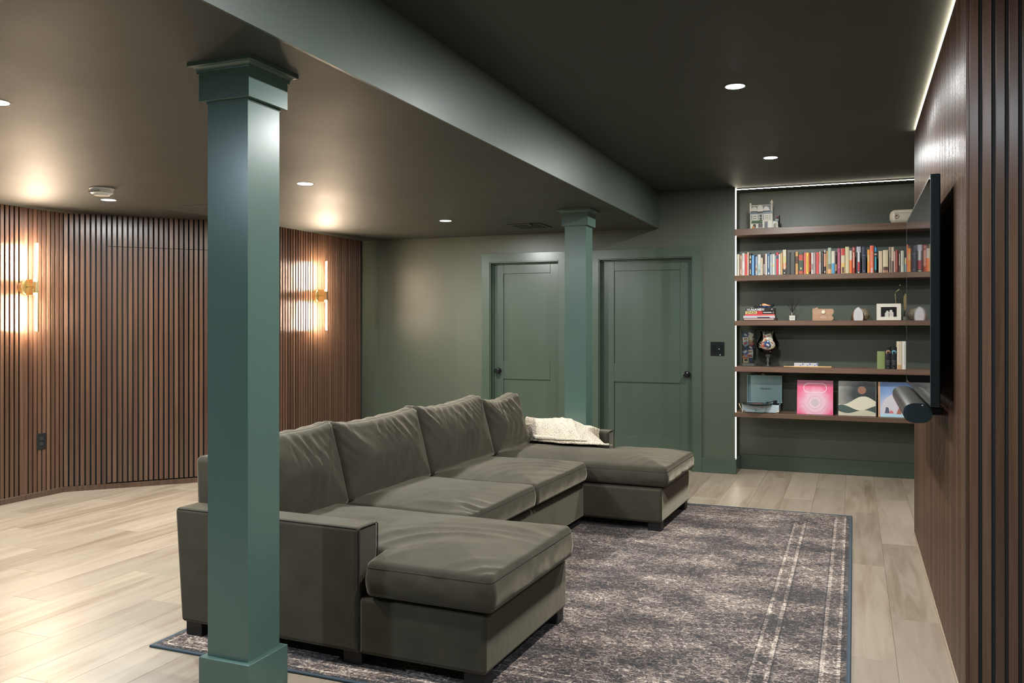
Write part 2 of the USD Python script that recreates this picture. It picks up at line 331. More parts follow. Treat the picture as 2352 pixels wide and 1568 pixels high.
# left wall, face at x = XL
wl = thing('wall_left', 'walnut slatted left wall with a sconce', 'wall', (XL, 3, 0), kind='structure')
part('backing', box(XL - .16, XL - SD, YN, 5.30, 0, HS), felt, wl)
part('plinth', cbox(XL - .03, XL + .006, YN, 5.275, 0, .045, .003), slat_wood, wl)
A0 = 2.9
slat_run(wl, (XL, 5.2765 - 57 * PITCH + SG), (XL, 5.2765), (1, 0), .045, HS, n=57)
part('filler_strip', box(XL - SD, XL - .0015, 4.895, 4.945, .045, HS), slat_wood, wl)
# angled wall with the hidden slatted door
B0, B1 = np.array([XL, 5.28]), np.array([-5.13, 6.42])
bd = (B1 - B0) / np.linalg.norm(B1 - B0); bn = np.array([bd[1], -bd[0]])
BL = np.linalg.norm(B1 - B0)
wb = thing('wall_angled', 'angled walnut slatted wall with a jib door cut into it', 'wall', (*(B0 + B1) / 2, 0), kind='structure')
def slab2(p0, p1, n, d0, d1, z0, z1):
    p0, p1, n = map(np.asarray, (p0, p1, n)); P = []
    for p in (p0, p1):
        for d in (d0, d1):
            for z in (z0, z1): P.append([*(p - n * d), z])
    return hull(P)
part('backing', slab2(B0 - bd * .03, B1 + bd * .03, bn, SD, .16, 0, HS), felt, wb)
part('plinth', slab2(B0, B1, bn, -.006, .03, 0, .045), slat_wood, wb)
DS0, DS1, DTOP = 8 * PITCH, 32 * PITCH, 2.085
slat_run(wb, B0, B1, bn, .045, HS, first=.004, cuts=lambda i, s: [(.045, HS)] if not (8 <= i < 32) else [(DTOP + .004, HS)])
d3 = thing('door_3', 'hidden jib door of walnut slats in the angled wall', 'door', (*(B0 + bd * (DS0 + DS1) / 2), 0), kind='structure')
slat_run(d3, B0, B1, bn, .052, DTOP, first=.004, cuts=lambda i, s: [(.052, DTOP)] if 8 <= i < 32 else [])
# back-left wall, face at x = -5.13
XC = -5.13
wc = thing('wall_side', 'walnut slatted wall with a sconce, meeting the green far wall', 'wall', (XC, 7.3, 0), kind='structure')
part('backing', box(XC - .16, XC - SD, 6.40, YW + .1, 0, HS), felt, wc)
part('plinth', cbox(XC - .03, XC + .006, 6.425, YW - .016, 0, .045, .003), slat_wood, wc)
slat_run(wc, (XC, 6.425), (XC, YW), (1, 0), .045, HS)
part('filler_strip', box(XC - SD, XC - .0015, 7.36, 7.41, .045, HS), slat_wood, wc)
# tv wall, face at x = XT
XT, YT0, YT1, ZT = 0.375, 3.47, 6.33, 2.690
wt = thing('wall_tv', 'long walnut slatted wall carrying the television', 'wall', (XT, 4.4, 0), kind='structure')
part('backing', box(XT + SD, XR, YT0, YT1, 0, HC), felt, wt)
part('plinth', cbox(XT - .004, XT + .02, YT0, YT1, 0, .020, .002), plain((.30, .22, .16), .5), wt)
slat_run(wt, (XT, YT1), (XT, YT0), (-1, 0), .022, ZT)
part('top_rail', cbox(XT - .001, XT + SD, YT0, YT1, ZT, ZT + .004, .001), plain((.45, .44, .42), .4, .6), wt)
part('end_cap', cbox(XT + .001, XR, YT1, YT1 + .012, 0, ZT, .002), slat_wood, wt)
# short return of the tv wall, its slats face the camera
PY = YT0 - .003
pr = thing('wall_return', 'near slatted return of the television wall at the right edge of the view', 'wall', (.7, PY, 0), kind='structure')
part('backing', box(XT + .001, XN, PY + SD, YT0 + .12, 0, HC), felt, pr)
part('edge_strip', cbox(XT - .0015, XT + .0100, PY + .0005, PY + SD, 0, ZT, .0015), slat_wood, pr)
slat_run(pr, (XT + .0105, PY), (XN, PY), (0, -1), .0, HC, n=29)

# ------------------------------------------------------------------ columns
def column(cx, cy, label):
    c = thing('column', label, 'column', (cx, cy, 0), group=None)
    part('base_block', square_loft([(.109, 0), (.112, .003), (.112, .191), (.110, .1935), (.0895, .1935)], cx, cy), column_paint, c)
    part('shaft', square_loft([(.0905, .19), (.0905, 2.225)], cx, cy), column_paint, c)
    part('capital_block', square_loft([(.0905, 2.212), (.0935, 2.212), (.0935, 2.219), (.1105, 2.219), (.112, 2.2205), (.112, 2.323), (.0905, 2.323)], cx, cy), column_paint, c)
    pr_ = [(.105, 2.318), (.1175, 2.318), (.1175, 2.324)] + [(.1175 + .0195 * (1 - math.cos(t)), 2.324 + .018 * math.sin(t)) for t in np.linspace(0, math.pi / 2, 8)] + [(.141, 2.3435), (.141, HS), (.1, HS)]
    part('crown_moulding', square_loft(pr_, cx, cy), column_paint, c)
    return c
column(-2.11, 2.58, 'tall green square column nearest the viewer, in front of the sofa arm')
column(-2.11, 6.74, 'green square column between the two far doors')

# ------------------------------------------------------------------ ceiling fittings
def can(x, y, z, label, group=None, gl=None):
    t = thing('recessed_light', label, 'ceiling light', (x, y, z), group=group)
    part('trim_ring', lathe([(.051, 0), (.064, 0), (.064, -.0012), (.060, -.0018), (.051, -.0014)], 40, (x, y, z)), ceil_paint, t, smooth=30)
    part('diffuser', lathe([(0, -.0022), (.030, -.0021), (.046, -.0018), (.0505, -.0008)], 40, (x, y, z)), gl or can_glow, t, smooth=True, label='glowing round diffuser')
can(-.605, 4.79, HC, 'round recessed light in the high ceiling, the nearer of the two in view')
can(-.605, 6.92, HC, 'round recessed light in the high ceiling just in front of the shelves')
can(-3.40, 2.56, HS, 'recessed light in the dropped ceiling at the left edge of the view')
can(-3.42, 4.80, HS, 'recessed light in the dropped ceiling just right of the near column')
can(-5.24, 4.86, HS, 'recessed light in the dropped ceiling below the smoke detector')
can(-3.44, 6.96, HS, 'recessed light in the dropped ceiling near the left door')
hid = 'recessed light in the ceiling out of view, above or behind the viewer'
for (x_, y_, z_) in ((-.605, 2.66, HC), (-5.24, 2.6, HS), (1.0, .9, HC), (-3.2, .6, HS)):
    can(x_, y_, z_, hid, 'ceiling lights out of view', can_cool_glow if y_ < 1.5 else None)

sx, sy = -4.85, 4.44
sd = thing('smoke_detector', 'white round smoke detector on the dropped ceiling', 'smoke detector', (sx, sy, HS))
part('mounting_plate', lathe([(0, 0), (.080, 0), (.080, -.006), (.074, -.009), (0, -.009)], 40, (sx, sy, HS)), white_plastic, sd, smooth=30)
part('body', lathe([(0, -.009), (.072, -.009), (.071, -.034), (.062, -.040), (0, -.040)], 40, (sx, sy, HS)), white_plastic, sd, smooth=30)
part('sensor_cap', lathe([(0, -.040), (.054, -.040), (.050, -.050), (.030, -.053), (0, -.053)], 40, (sx, sy, HS)), white_plastic, sd, smooth=30)
part('vent_slot', [box(sx - .045 + .018 * i, sx - .035 + .018 * i, sy - .0722, sy - .066, HS - .030, HS - .024) for i in range(6)], plain((.2, .2, .2), .6), sd)

vt = thing('air_vent', 'dark ceiling air register above the left door', 'vent', (-2.86, 7.60, HS))
vx0, vx1, vy0, vy1 = -3.03, -2.70, 7.42, 7.78
part('frame', [cbox(vx0, vx1, vy0, vy0 + .03, HS - .008, HS, .003), cbox(vx0, vx1, vy1 - .03, vy1, HS - .008, HS, .003), cbox(vx0, vx0 + .03, vy0 + .03, vy1 - .03, HS - .008, HS, .003), cbox(vx1 - .03, vx1, vy0 + .03, vy1 - .03, HS - .008, HS, .003)], ceil_paint, vt)
for i in range(9):
    x_ = vx0 + .045 + i * .03
    part('louvre', hull([(x_, vy0 + .03, HS - .012), (x_ + .002, vy0 + .03, HS - .012), (x_ + .016, vy0 + .03, HS), (x_ + .018, vy0 + .03, HS), (x_, vy1 - .03, HS - .012), (x_ + .002, vy1 - .03, HS - .012), (x_ + .016, vy1 - .03, HS), (x_ + .018, vy1 - .03, HS)]), ceil_paint, vt)
part('lever', cbox(-2.80, -2.775, 7.395, 7.43, HS - .022, HS - .006, .003), ceil_paint, vt)
sv = thing('linear_slot_vent', 'thin dark slot vent in the dropped ceiling left of the near column', 'vent', (-4.6, 5.34, HS))
part('frame', [cbox(-4.95, -4.30, 5.315, 5.325, HS - .004, HS, .001), cbox(-4.95, -4.30, 5.355, 5.365, HS - .004, HS, .001)], ceil_paint, sv)
part('slot', box(-4.945, -4.305, 5.325, 5.355, HS - .002, HS - .0005), felt, sv)

# ------------------------------------------------------------------ wall sconces
def sconce(xw, yc, label):
    zc = 1.712; s = thing('wall_sconce', label, 'wall light', (xw, yc, zc))
    m = lathe([(0, 0), (.064, 0), (.064, .036), (.060, .040), (0, .040)], 40); v = m.vertices; m.vertices = np.stack([xw + v[:, 2], yc + v[:, 0], zc + v[:, 1]], 1); m.fix_normals()
    part('backplate', m, brass, s, smooth=30)
    part('arm', [cbox(xw + .04, xw + .118, yc - .022, yc + .022, zc + .004, zc + .064, .002), cbox(xw + .04, xw + .118, yc - .022, yc + .022, zc - .064, zc - .004, .002), cbox(xw + .04, xw + .118, yc - .012, yc + .012, zc - .004, zc + .004, .001)], brass, s)
    xr = xw + .125
    part('rail', cbox(xr - .004, xr + .008, yc + .006, yc + .018, zc - .357, zc + .357, .001), brass, s)
    for z0, z1 in ((zc + .045, zc + .350), (zc - .350, zc - .045)):
        part('light_tube', cyl((xr, yc - .002, z0), (xr, yc - .002, z1), .0055, 12), tube_glow, s, smooth=30, label='glowing warm light tube')
    part('centre_clip', cbox(xr - .012, xr + .012, yc - .014, yc + .014, zc - .045, zc + .045, .002), brass, s)
sconce(XL, 4.92, 'brass wall sconce with two glowing tubes on the left slatted wall')
sconce(XC, 7.385, 'brass wall sconce with two glowing tubes just right of the near column')

# outlet and switch
ol = thing('wall_outlet', 'black power outlet low on the left slatted wall', 'outlet', (XL, 5.066, .455))
part('plate', cbox(XL - .004, XL + .006, 5.024, 5.108, .388, .522, .003), black_plastic, ol)
part('receptacle', [rbox(XL + .004, XL + .008, 5.049, 5.083, .462, .492, .003), rbox(XL + .004, XL + .008, 5.049, 5.083, .418, .448, .003)], plain((.014, .014, .015), .5), ol, smooth=30)
for z_ in (.474, .430):
    for a_ in (0, .014): part('socket_slot', box(XL + .0075, XL + .0085, 5.057 + a_, 5.060 + a_, z_, z_ + .010), plain((.04, .04, .04), .6), ol)
sw = thing('light_switch', 'black double light switch plate left of the shelves', 'light switch', (-1.211, YW, 1.184))
part('plate', cbox(-1.276, -1.146, YW - .006, YW, 1.118, 1.250, .003), plain((.006, .007, .008), .25), sw)
for cx_ in (-1.240, -1.184):
    r_ = part('rocker', cbox(cx_ - .017, cx_ + .017, YW - .010, YW - .005, 1.150, 1.218, .002), plain((.007, .008, .010), .18), sw)
part('indicator', rbox(-1.198, -1.190, YW - .0112, YW - .0095, 1.180, 1.186, .0008), white_plastic, sw); part('indicator', rbox(-1.190, -1.181, YW - .0075, YW - .0058, 1.124, 1.131, .0008), white_plastic, sw)

#--PART2--
# ------------------------------------------------------------------ rug
rg = thing('area_rug', 'large worn oriental style rug in charcoal, mauve and beige under the sofa', 'rug', ((RX0 + RX1) / 2, (RY0 + RY1) / 2, 0))
part('pile', cbox(RX0, RX1, RY0, RY1, .0, .010, .003), rug_mat, rg)
bz = .0055
part('binding', tube([(RX0, RY0, bz), ((RX0 + RX1) / 2, RY0, bz), (RX1, RY0, bz), (RX1, (RY0 + RY1) / 2, bz), (RX1, RY1, bz), ((RX0 + RX1) / 2, RY1, bz), (RX0, RY1, bz), (RX0, (RY0 + RY1) / 2, bz)], .0062, 8, True), plain((.035, .060, .085), .7), rg, smooth=40, label='dark blue bound edge')

# ------------------------------------------------------------------ sofa (own frame: x to the front, y into the room)
RUGZ = .0105
SO, SROT = (-1.30, 2.965, 0.0), -2.0
sofa = thing('sectional_sofa', 'large olive brown U shaped sectional sofa with a chaise at each end', 'sofa', SO, SROT)
_a = math.radians(SROT)
def sw_(x, y, z): return np.array([SO[0] + x * math.cos(_a) - y * math.sin(_a), SO[1] + x * math.sin(_a) + y * math.cos(_a), z])

def ring(poly, d, step):
    q = poly.buffer(-d) if d else poly
    if q.is_empty: return np.zeros((0, 2))
    e = q.exterior; n = max(12, int(e.length / step))
    return np.array([e.interpolate(i / n, normalized=True).coords[0] for i in range(n)])

def slab_cushion(poly, thick, r=.03, crown=.03, side_bulge=.008, step=.020, fold=None, corner=.025, crown_d=.16, edge_wave=0.0):
    """box cushion: outline poly in the plane, thickness along z (bottom side at 0), crowned on both faces; fold(x, y) adds creases to the top"""
    poly = Polygon(poly).buffer(-corner).buffer(corner) if corner else Polygon(poly)
    b = ring(poly, 0, step); nb = len(b); pts = [b]
    for d in (r * .12, r * .35, r * .7, r * 1.1, r * 1.7): pts.append(ring(poly, d, step))
    x0, y0, x1, y1 = poly.bounds; inner = poly.buffer(-r * 2.0)
    gx, gy = np.meshgrid(np.arange(x0, x1, step), np.arange(y0, y1, step)); g = np.stack([gx.ravel(), gy.ravel()], 1)
    g = g + np.random.RandomState(3).uniform(-.15, .15, g.shape) * step
    pts.append(g[shapely.contains_xy(inner, g[:, 0], g[:, 1])])
    P = np.vstack(pts); tri = Delaunay(P).simplices
    c = P[tri].mean(1); tri = tri[shapely.contains_xy(poly, c[:, 0], c[:, 1])]
    a_ = P[tri]; ar = np.cross(a_[:, 1] - a_[:, 0], a_[:, 2] - a_[:, 0]); tri[ar < 0] = tri[ar < 0][:, ::-1]; tri = tri[np.abs(ar) > 1e-9]
    dist = np.array(shapely.distance(poly.exterior, shapely.points(P))); dist[:nb] = 0
    q = np.clip(dist / r, 0, 1); h = r * (np.sqrt(1 - (1 - q) ** 2) - 1) + crown * (1 - np.exp(-(dist / crown_d) ** 1.3))
    ft = fold(P[:, 0], P[:, 1]) if fold else 0.0
    w = np.clip(dist / (r * 1.2), 0, 1)
    zt = thick + h + ft * w; zb = -(h * .5)
    n = len(P)
    # soft sides
    t = np.roll(b, -1, 0) - np.roll(b, 1, 0); nn = np.stack([t[:, 1], -t[:, 0]], 1); nn /= np.linalg.norm(nn, axis=1, keepdims=True) + 1e-9
    if poly.exterior.is_ccw is False: nn = -nn
    V = [np.column_stack([P, zt]), np.column_stack([P, zb])]; F = [tri, tri[:, ::-1] + n]
    levels = np.linspace(0, 1, 7)[1:-1]; base = 2 * n; zt_b, zb_b = zt[:nb], zb[:nb]
    for lv in levels:
        bl = side_bulge * (1 - (2 * lv - 1) ** 2)
        wob = meshkit.noise(np.column_stack([b * 16, np.full(nb, lv * 2.2)]), 5) - .5
        V.append(np.column_stack([b + nn * (bl + wob * side_bulge * .8)[:, None] if np.ndim(bl + wob) else b, zb_b + (zt_b - zb_b) * lv]))
    idx = [np.arange(nb) + n] + [base + np.arange(nb) + k * nb for k in range(len(levels))] + [np.arange(nb)]
    for lo, hi in zip(idx[:-1], idx[1:]):
        l1, h1 = np.roll(lo, -1), np.roll(hi, -1); F += [np.column_stack([lo, l1, h1]), np.column_stack([lo, h1, hi])]
    m = trimesh.Trimesh(np.vstack(V), np.vstack(F), process=False); m.fix_normals()
    return m, np.column_stack([b, zt_b]), np.column_stack([b, zb_b])

def creases(cx, cy, ang, sx_, sy_, amp, freq, seed, curve=0.0):
    """ridged folds running along the direction ang, strongest round (cx, cy)"""
    ca, sa = math.cos(ang), math.sin(ang)
    def f(x, y):
        u, v = (x - cx) * ca + (y - cy) * sa, -(x - cx) * sa + (y - cy) * ca
        v2 = v + curve * u * u
        n_ = meshkit.noise(np.stack([u * 2.2 + 11, v2 * 5, np.full_like(u, seed * 3.7)], -1), seed); n2 = meshkit.noise(np.stack([u * 3 + 5, v2 * 9, np.full_like(u, seed * 1.3)], -1), seed + 9)
        w = 1 - np.abs(np.sin(math.pi * (freq * .42 * v2 + 3.0 * n_))) ** .8
        return amp * (w - .35) * (.25 + 1.1 * n2) * np.exp(-(u / sx_) ** 2 - (v / sy_) ** 2)
    return f
def addf(*fs): return lambda x, y: sum(f(x, y) for f in fs)
def lumps(amp, fr, seed): return lambda x, y: amp * (meshkit.fbm(np.stack([x * fr, y * fr, np.full_like(x, seed)], -1), 3, seed) - .5)

def put(m, rot=None, at=(0, 0, 0)):
    m = m.copy()
    if rot is not None: m.vertices = m.vertices @ np.asarray(rot).T
    m.vertices = m.vertices + np.asarray(at); return m

def cushion_part(name, poly, thick, z, parent=sofa, **kw):
    m, top, bot = slab_cushion(poly, thick, **kw)
    p = part(name, put(m, None, (0, 0, z)), fabric, parent, smooth=50, local=True)
    part('piping', tube(top + [0, 0, z - .0015], .0019, 6, True), fabric_seam, p, smooth=True, local=True)
    part('piping', tube(bot + [0, 0, z + .0015], .0019, 6, True), fabric_seam, p, smooth=True, local=True)
    return p

# frames
def up_box(x0, x1, y0, y1, z0, z1, r=.022, flare=0.0, flare_back=0.0):
    """upholstered block, its top wider than its foot by flare on the -y side and by flare_back on the -x side"""
    return balls([(x0 + r - (flare_back if z else 0), y0 + r - 0, zz) if not sy else (x0 + r - (flare_back if z else 0), y1 - r, zz) for sy in (0, 1) for z, zz in ((0, z0 + r), (1, z1 - r))] +
                 [(x1 - r, yy, zz) for yy in (y0 + r, y1 - r) for zz in (z0 + r, z1 - r)], r)
B0Z, B1Z, SEATB = .068, .300, .305
def seam_loop(pts, r=.003): return tube(pts, r, 6, True)
am = part('arm', up_box(-1.525, -.571, 0, .148, B0Z, .580, .020, flare_back=.035), fabric, sofa, smooth=35, local=True)
part('piping', seam_loop([(-.570, .006, B0Z + .02), (-.570, .006, .57), (-.570, .012, .576), (-.570, .136, .576), (-.570, .142, .57), (-.570, .142, B0Z + .02)]), fabric_seam, am, local=True, smooth=True)
part('piping', tube([(-1.545, .005, .573), (-1.0, .005, .576), (-.585, .005, .575)], .003, 6), fabric_seam, am, local=True, smooth=True)
am2 = part('arm', up_box(-1.525, -.60, 3.472, 3.62, B0Z, .580, .024, flare_back=.035), fabric, sofa, smooth=35, local=True)
part('piping', seam_loop([(-.599, 3.478, B0Z + .02), (-.599, 3.478, .57), (-.599, 3.484, .576), (-.599, 3.608, .576), (-.599, 3.614, .57), (-.599, 3.614, B0Z + .02)]), fabric_seam, am2, local=True, smooth=True)
part('back', up_box(-1.535, -1.34, .125, 3.495, B0Z, .795, .030, flare_back=.03), fabric, sofa, smooth=35, local=True)
part('base', up_box(-1.40, -.555, .150, 3.47, B0Z, B1Z, .014), fabric, sofa, smooth=35, local=True)
bs = part('base', up_box(-.57, 0, 0, .90, B0Z, B1Z, .020), fabric, sofa, smooth=35, local=True)
part('base', up_box(-.57, 0, 2.745, 3.62, B0Z, B1Z, .020), fabric, sofa, smooth=35, local=True)
for (fx, fy) in ((-1.46, .055), (-.055, .06), (-.055, .84), (-.055, 2.81), (-.055, 3.555), (-1.46, 3.56), (-.60, 1.35), (-.60, 2.25), (-.62, .07)):
    part('foot', cbox(fx - .045, fx + .045, fy - .04, fy + .04, RUGZ, B0Z + .012, .003), foot_black, sofa, local=True)

# seat cushions
CT = .128                                                     # side height
cushion_part('seat_cushion', [(-1.34, .155), (-.555, .155), (-.540, .06), (-.520, -.018), (.035, -.018), (.035, .885), (-1.34, .885)], CT + .010, SEATB + .010, crown=.046, r=.020, step=.014,
             fold=addf(creases(-.46, .30, .50, .34, .14, .017, 15, 4, .25), creases(-.25, .55, .2, .4, .2, .007, 9, 12, .3), creases(.0, .05, .8, .10, .10, .012, 40, 6), creases(-.9, .55, .1, .35, .25, .010, 16, 9), lumps(.018, 2.6, 3)), edge_wave=.01)
cushion_part('seat_cushion', [(-1.34, .905), (-.525, .905), (-.525, 1.795), (-1.34, 1.795)], CT, SEATB + .018, crown=.05, r=.022, step=.014,
             fold=addf(creases(-.66, 1.12, .55, .24, .15, .015, 17, 14, 1.0), creases(-.55, 1.05, .2, .10, .14, .016, 34, 6), lumps(.018, 2.6, 5)))
cushion_part('seat_cushion', [(-1.34, 1.805), (-.525, 1.805), (-.525, 2.725), (-1.34, 2.725)], CT, SEATB + .018, crown=.045, r=.022, step=.016,
             fold=addf(creases(-.75, 2.2, .9, .3, .25, .010, 22, 8, .8), lumps(.016, 2.6, 7)))
cushion_part('seat_cushion', [(-1.34, 2.745), (.035, 2.745), (.035, 3.615), (-.585, 3.615), (-.585, 3.465), (-1.34, 3.465)], CT, SEATB + .010, crown=.050, r=.026, step=.016,
             fold=addf(creases(-.1, 2.9, 1.0, .2, .2, .008, 24, 8, .8), lumps(.022, 2.2, 9)))

# back cushions, built flat (x along the sofa, y up) then leant back
def back_cushion(y0, y1, h, seed, zb=.435, xb=-1.205, lean=15.0, dip=.03):
    w = y1 - y0; pl = [(0, 0), (w, 0), (w + .004, h * .5), (w - .004, h)]
    for t in np.linspace(0, 1, 9)[1:-1]: pl.append((w * (1 - t), h - dip * math.sin(math.pi * t) ** .8 * (1.0 + .25 * math.sin(5 * t + seed))))
    pl += [(.004, h), (-.004, h * .5)]
    fold = addf(creases(w * .40, h * .82, 1.15 + .1 * math.sin(seed), .16, .28, .016, 26, seed, .4), creases(w * .68, h * .85, 2.0, .16, .22, .014, 28, seed + 2), creases(w * .06, h * .75, -.9, .10, .12, .014, 34, seed + 3), creases(w * .5, h * .1, .1, .3, .06, .008, 30, seed + 5), lumps(.022, 3.2, seed))
    m, top, bot = slab_cushion(pl, .15, r=.034, crown=.085, side_bulge=.014, step=.015, fold=fold, corner=.020, crown_d=.17)
    a = math.radians(lean); R = np.array([[0, -math.sin(a), math.cos(a)], [1, 0, 0], [0, math.cos(a), math.sin(a)]])   # (x, y, z) -> (front, along, up)
    at = np.array([xb - .15 * math.cos(a) - .02, y0, zb - .15 * math.sin(a) + .02])
    p = part('back_cushion', put(m, R, at), fabric, sofa, smooth=50, local=True)
    part('piping', tube(top @ R.T + at, .0019, 6, True), fabric_seam, p, smooth=True, local=True)
    part('piping', tube(bot @ R.T + at, .0019, 6, True), fabric_seam, p, smooth=True, local=True)
back_cushion(.17, .905, .455, 21)
back_cushion(.915, 1.795, .452, 22)
back_cushion(1.80, 2.735, .462, 23)
back_cushion(2.745, 3.41, .434, 24)

# ------------------------------------------------------------------ knitted throw over the far arm and the seat
def rest(y):
    """height of what the throw lies on: the arm, else the crowned seat cushion"""
    return .600 if y > 3.445 else .470 + .050 * (1 - math.exp(-(max(0, 3.465 - y) / .16) ** 1.3))
def throw_mesh():
    nu, nv = 90, 70; V = np.zeros((nu, nv, 3))
    for i in range(nu):
        t = i / (nu - 1); x = -1.315 + t * .785
        k = np.interp(x, [-1.34, -1.25, -1.15, -1.05, -.95, -.85, -.77, -.70, -.64, -.53], [.655, .640, .645, .672, .668, .645, .600, .545, .500, .462])   # crest
        ycrest = np.interp(x, [-1.34, -.9, -.7, -.53], [3.52, 3.47, 3.36, 3.30])
        yend = np.interp(x, [-1.34, -1.25, -1.1, -.9, -.75, -.53], [3.45, 3.41, 3.26, 3.17, 3.18, 3.26]) + .008 * math.sin(x * 38)
        yback = np.interp(x, [-1.34, -.8, -.66, -.53], [3.63, 3.62, 3.43, 3.34])
        floor_z = .480
        zback = np.interp(x, [-1.34, -.8, -.7, -.6, -.53], [.590, .590, .55, .49, .478])
        for j in range(nv):
            s_ = j / (nv - 1)
            if s_ < .3:
                q = s_ / .3; y = yback + (ycrest - yback) * q; z = zback + (k - zback) * math.sin(q * math.pi / 2)
            else:
                q = (s_ - .3) / .7; y = ycrest + (yend - ycrest) * (q ** .9); z = floor_z + (k - floor_z) * (1 - min(1, q * 1.04) ** 2.1)
            V[i, j] = (x, y, max(z, rest(y)))
    f = meshkit.fbm(np.stack([V[..., 0] * 7, V[..., 1] * 4 + V[..., 0] * 3, V[..., 2] * 3], -1), 3, 4) - .5
    rid = 1 - np.abs(2 * meshkit.noise(np.stack([V[..., 0] * 13 + V[..., 1] * 9, V[..., 1] * 3, V[..., 2] * 0], -1), 12) - 1)
    edge = np.minimum(1, np.linspace(0, 1, nv)[None, :] * 4) * np.minimum(1, (1 - np.linspace(0, 1, nv))[None, :] * 5 + .15)
    V[..., 2] += f * .05 * edge + (rid ** 2 - .4) * .016 * edge; V[..., 1] += f * .03 * edge
    V[..., 2] = np.maximum(V[..., 2], np.vectorize(rest)(V[..., 1]) + .002)
    top = V.reshape(-1, 3); idx = np.arange(nu * nv).reshape(nu, nv); F = []
    a, b, c, d = idx[:-1, :-1].ravel(), idx[1:, :-1].ravel(), idx[1:, 1:].ravel(), idx[:-1, 1:].ravel()
    F = np.vstack([np.column_stack([a, b, c]), np.column_stack([a, c, d])])
    m = trimesh.Trimesh(top, F, process=False); nrm = m.vertex_normals
    if nrm[:, 2].mean() < 0: F = F[:, ::-1]; nrm = -nrm
    th = .007; n = len(top); low = top - nrm * th
    rim = np.concatenate([idx[:, 0], idx[-1, 1:], idx[-2::-1, -1], idx[0, -2:0:-1]])
    r2 = np.roll(rim, -1); S = np.vstack([np.column_stack([rim, r2, r2 + n]), np.column_stack([rim, r2 + n, rim + n])])
    m = trimesh.Trimesh(np.vstack([top, low]), np.vstack([F, F[:, ::-1] + n, S]), process=False); m.fix_normals(); return m, V
tm, TV_ = throw_mesh()
bl = thing('throw_blanket', 'cream chunky knit throw draped over the far sofa arm', 'blanket', SO, SROT)
part('knit_body', tm, knit, bl, smooth=60, local=True)
rol = np.array([TV_[i, -1] for i in range(0, 74, 3)]); rol = rol[rol[:, 0] > -1.18]; rol[:, 2] += .020
part('folded_hem', tube(rol + [0, -.006, .004], np.linspace(.020, .008, len(rol)), 10), knit, bl, smooth=60, local=True)
part('fringe', [tube([TV_[i, -1] + [0, .0, .006], TV_[i, -1] + [.006, -.012, .006], TV_[i, -1] + [.010, -.026, .007]], .0028, 5) for i in range(58, 90, 3)], knit, bl, local=True, kind='stuff')

# ------------------------------------------------------------------ television and soundbar
TX, TY0, TY1, TZ0, TZ1 = .286, 3.82, 5.53, 1.074, 2.014
tv = thing('television', 'large flat television mounted on the slatted wall', 'television', (TX, (TY0 + TY1) / 2, TZ0))
part('housing', cbox(TX + .002, TX + .036, TY0, TY1, TZ0, TZ1, .004), tv_metal, tv)
part('bezel', [cbox(TX - .001, TX + .004, TY0, TY0 + .010, TZ0, TZ1, .001), cbox(TX - .001, TX + .004, TY1 - .010, TY1, TZ0, TZ1, .001), cbox(TX - .001, TX + .004, TY0 + .01, TY1 - .01, TZ1 - .010, TZ1, .001), cbox(TX - .001, TX + .004, TY0 + .01, TY1 - .01, TZ0, TZ0 + .014, .001)], plain((.012, .018, .022), .35, .2), tv)
part('screen', box(TX, TX + .003, TY0 + .010, TY1 - .010, TZ0 + .014, TZ1 - .010), screen_glass, tv, label='glossy black screen')
part('rear_box', cbox(TX + .034, TX + .06, TY0 + .25, TY1 - .25, TZ0 + .03, TZ0 + .5, .008), black_plastic, tv)
part('wall_mount', cbox(TX + .055, XT + .002, 4.45, 4.9, 1.35, 1.75, .004), black_plastic, tv)

sbx, sbz, sy0, sy1 = .257, 1.022, 4.10, 5.24
def oblong(w, h, n=20):
    pts = []
    for t in np.linspace(0, 2 * math.pi, n * 2, endpoint=False):
        c, s = math.cos(t), math.sin(t); pts.append((math.copysign(abs(c) ** .8, c) * w / 2, math.copysign(abs(s) ** .8, s) * h / 2))
    return pts
def along_y(poly, x, z, y0, y1):
    m = prism(poly, y1 - y0); v = m.vertices; m.vertices = np.stack([x + v[:, 0], y0 + v[:, 2], z + v[:, 1]], 1); m.fix_normals(); return m
sb = thing('soundbar', 'dark rounded soundbar under the television', 'soundbar', (sbx, (sy0 + sy1) / 2, sbz - .043))
grille = M('soundbar_grille', {'g': ('geometry', {}), 'v': ('voronoi_texture', dict(scale=420.)), 'b': ('bump', dict(strength=.5, distance=.001)), 'p': ('principled_bsdf', dict(base_color=(.030, .030, .028), roughness=.32, metallic=.35))}, [('g.position', 'v.vector'), ('v.distance', 'b.height'), ('b.normal', 'p.normal')])
part('grille', along_y(oblong(.115, .087), sbx, sbz, sy0 + .003, sy1 - .003), grille, sb, smooth=40)
part('end_panel', along_y(oblong(.113, .085), sbx, sbz, sy0, sy0 + .003), plain((.010, .020, .026), .35), sb)
part('end_panel', along_y(oblong(.113, .085), sbx, sbz, sy1 - .003, sy1), plain((.010, .020, .026), .35), sb)
part('status_light', rbox(sbx + .015, sbx + .021, sy0 - .001, sy0 + .002, sbz + .033, sbz + .037, .001), white_plastic, sb)
part('wall_bracket', cbox(sbx + .035, XT + .002, 4.35, 4.95, sbz - .03, sbz + .005, .003), black_plastic, sb)

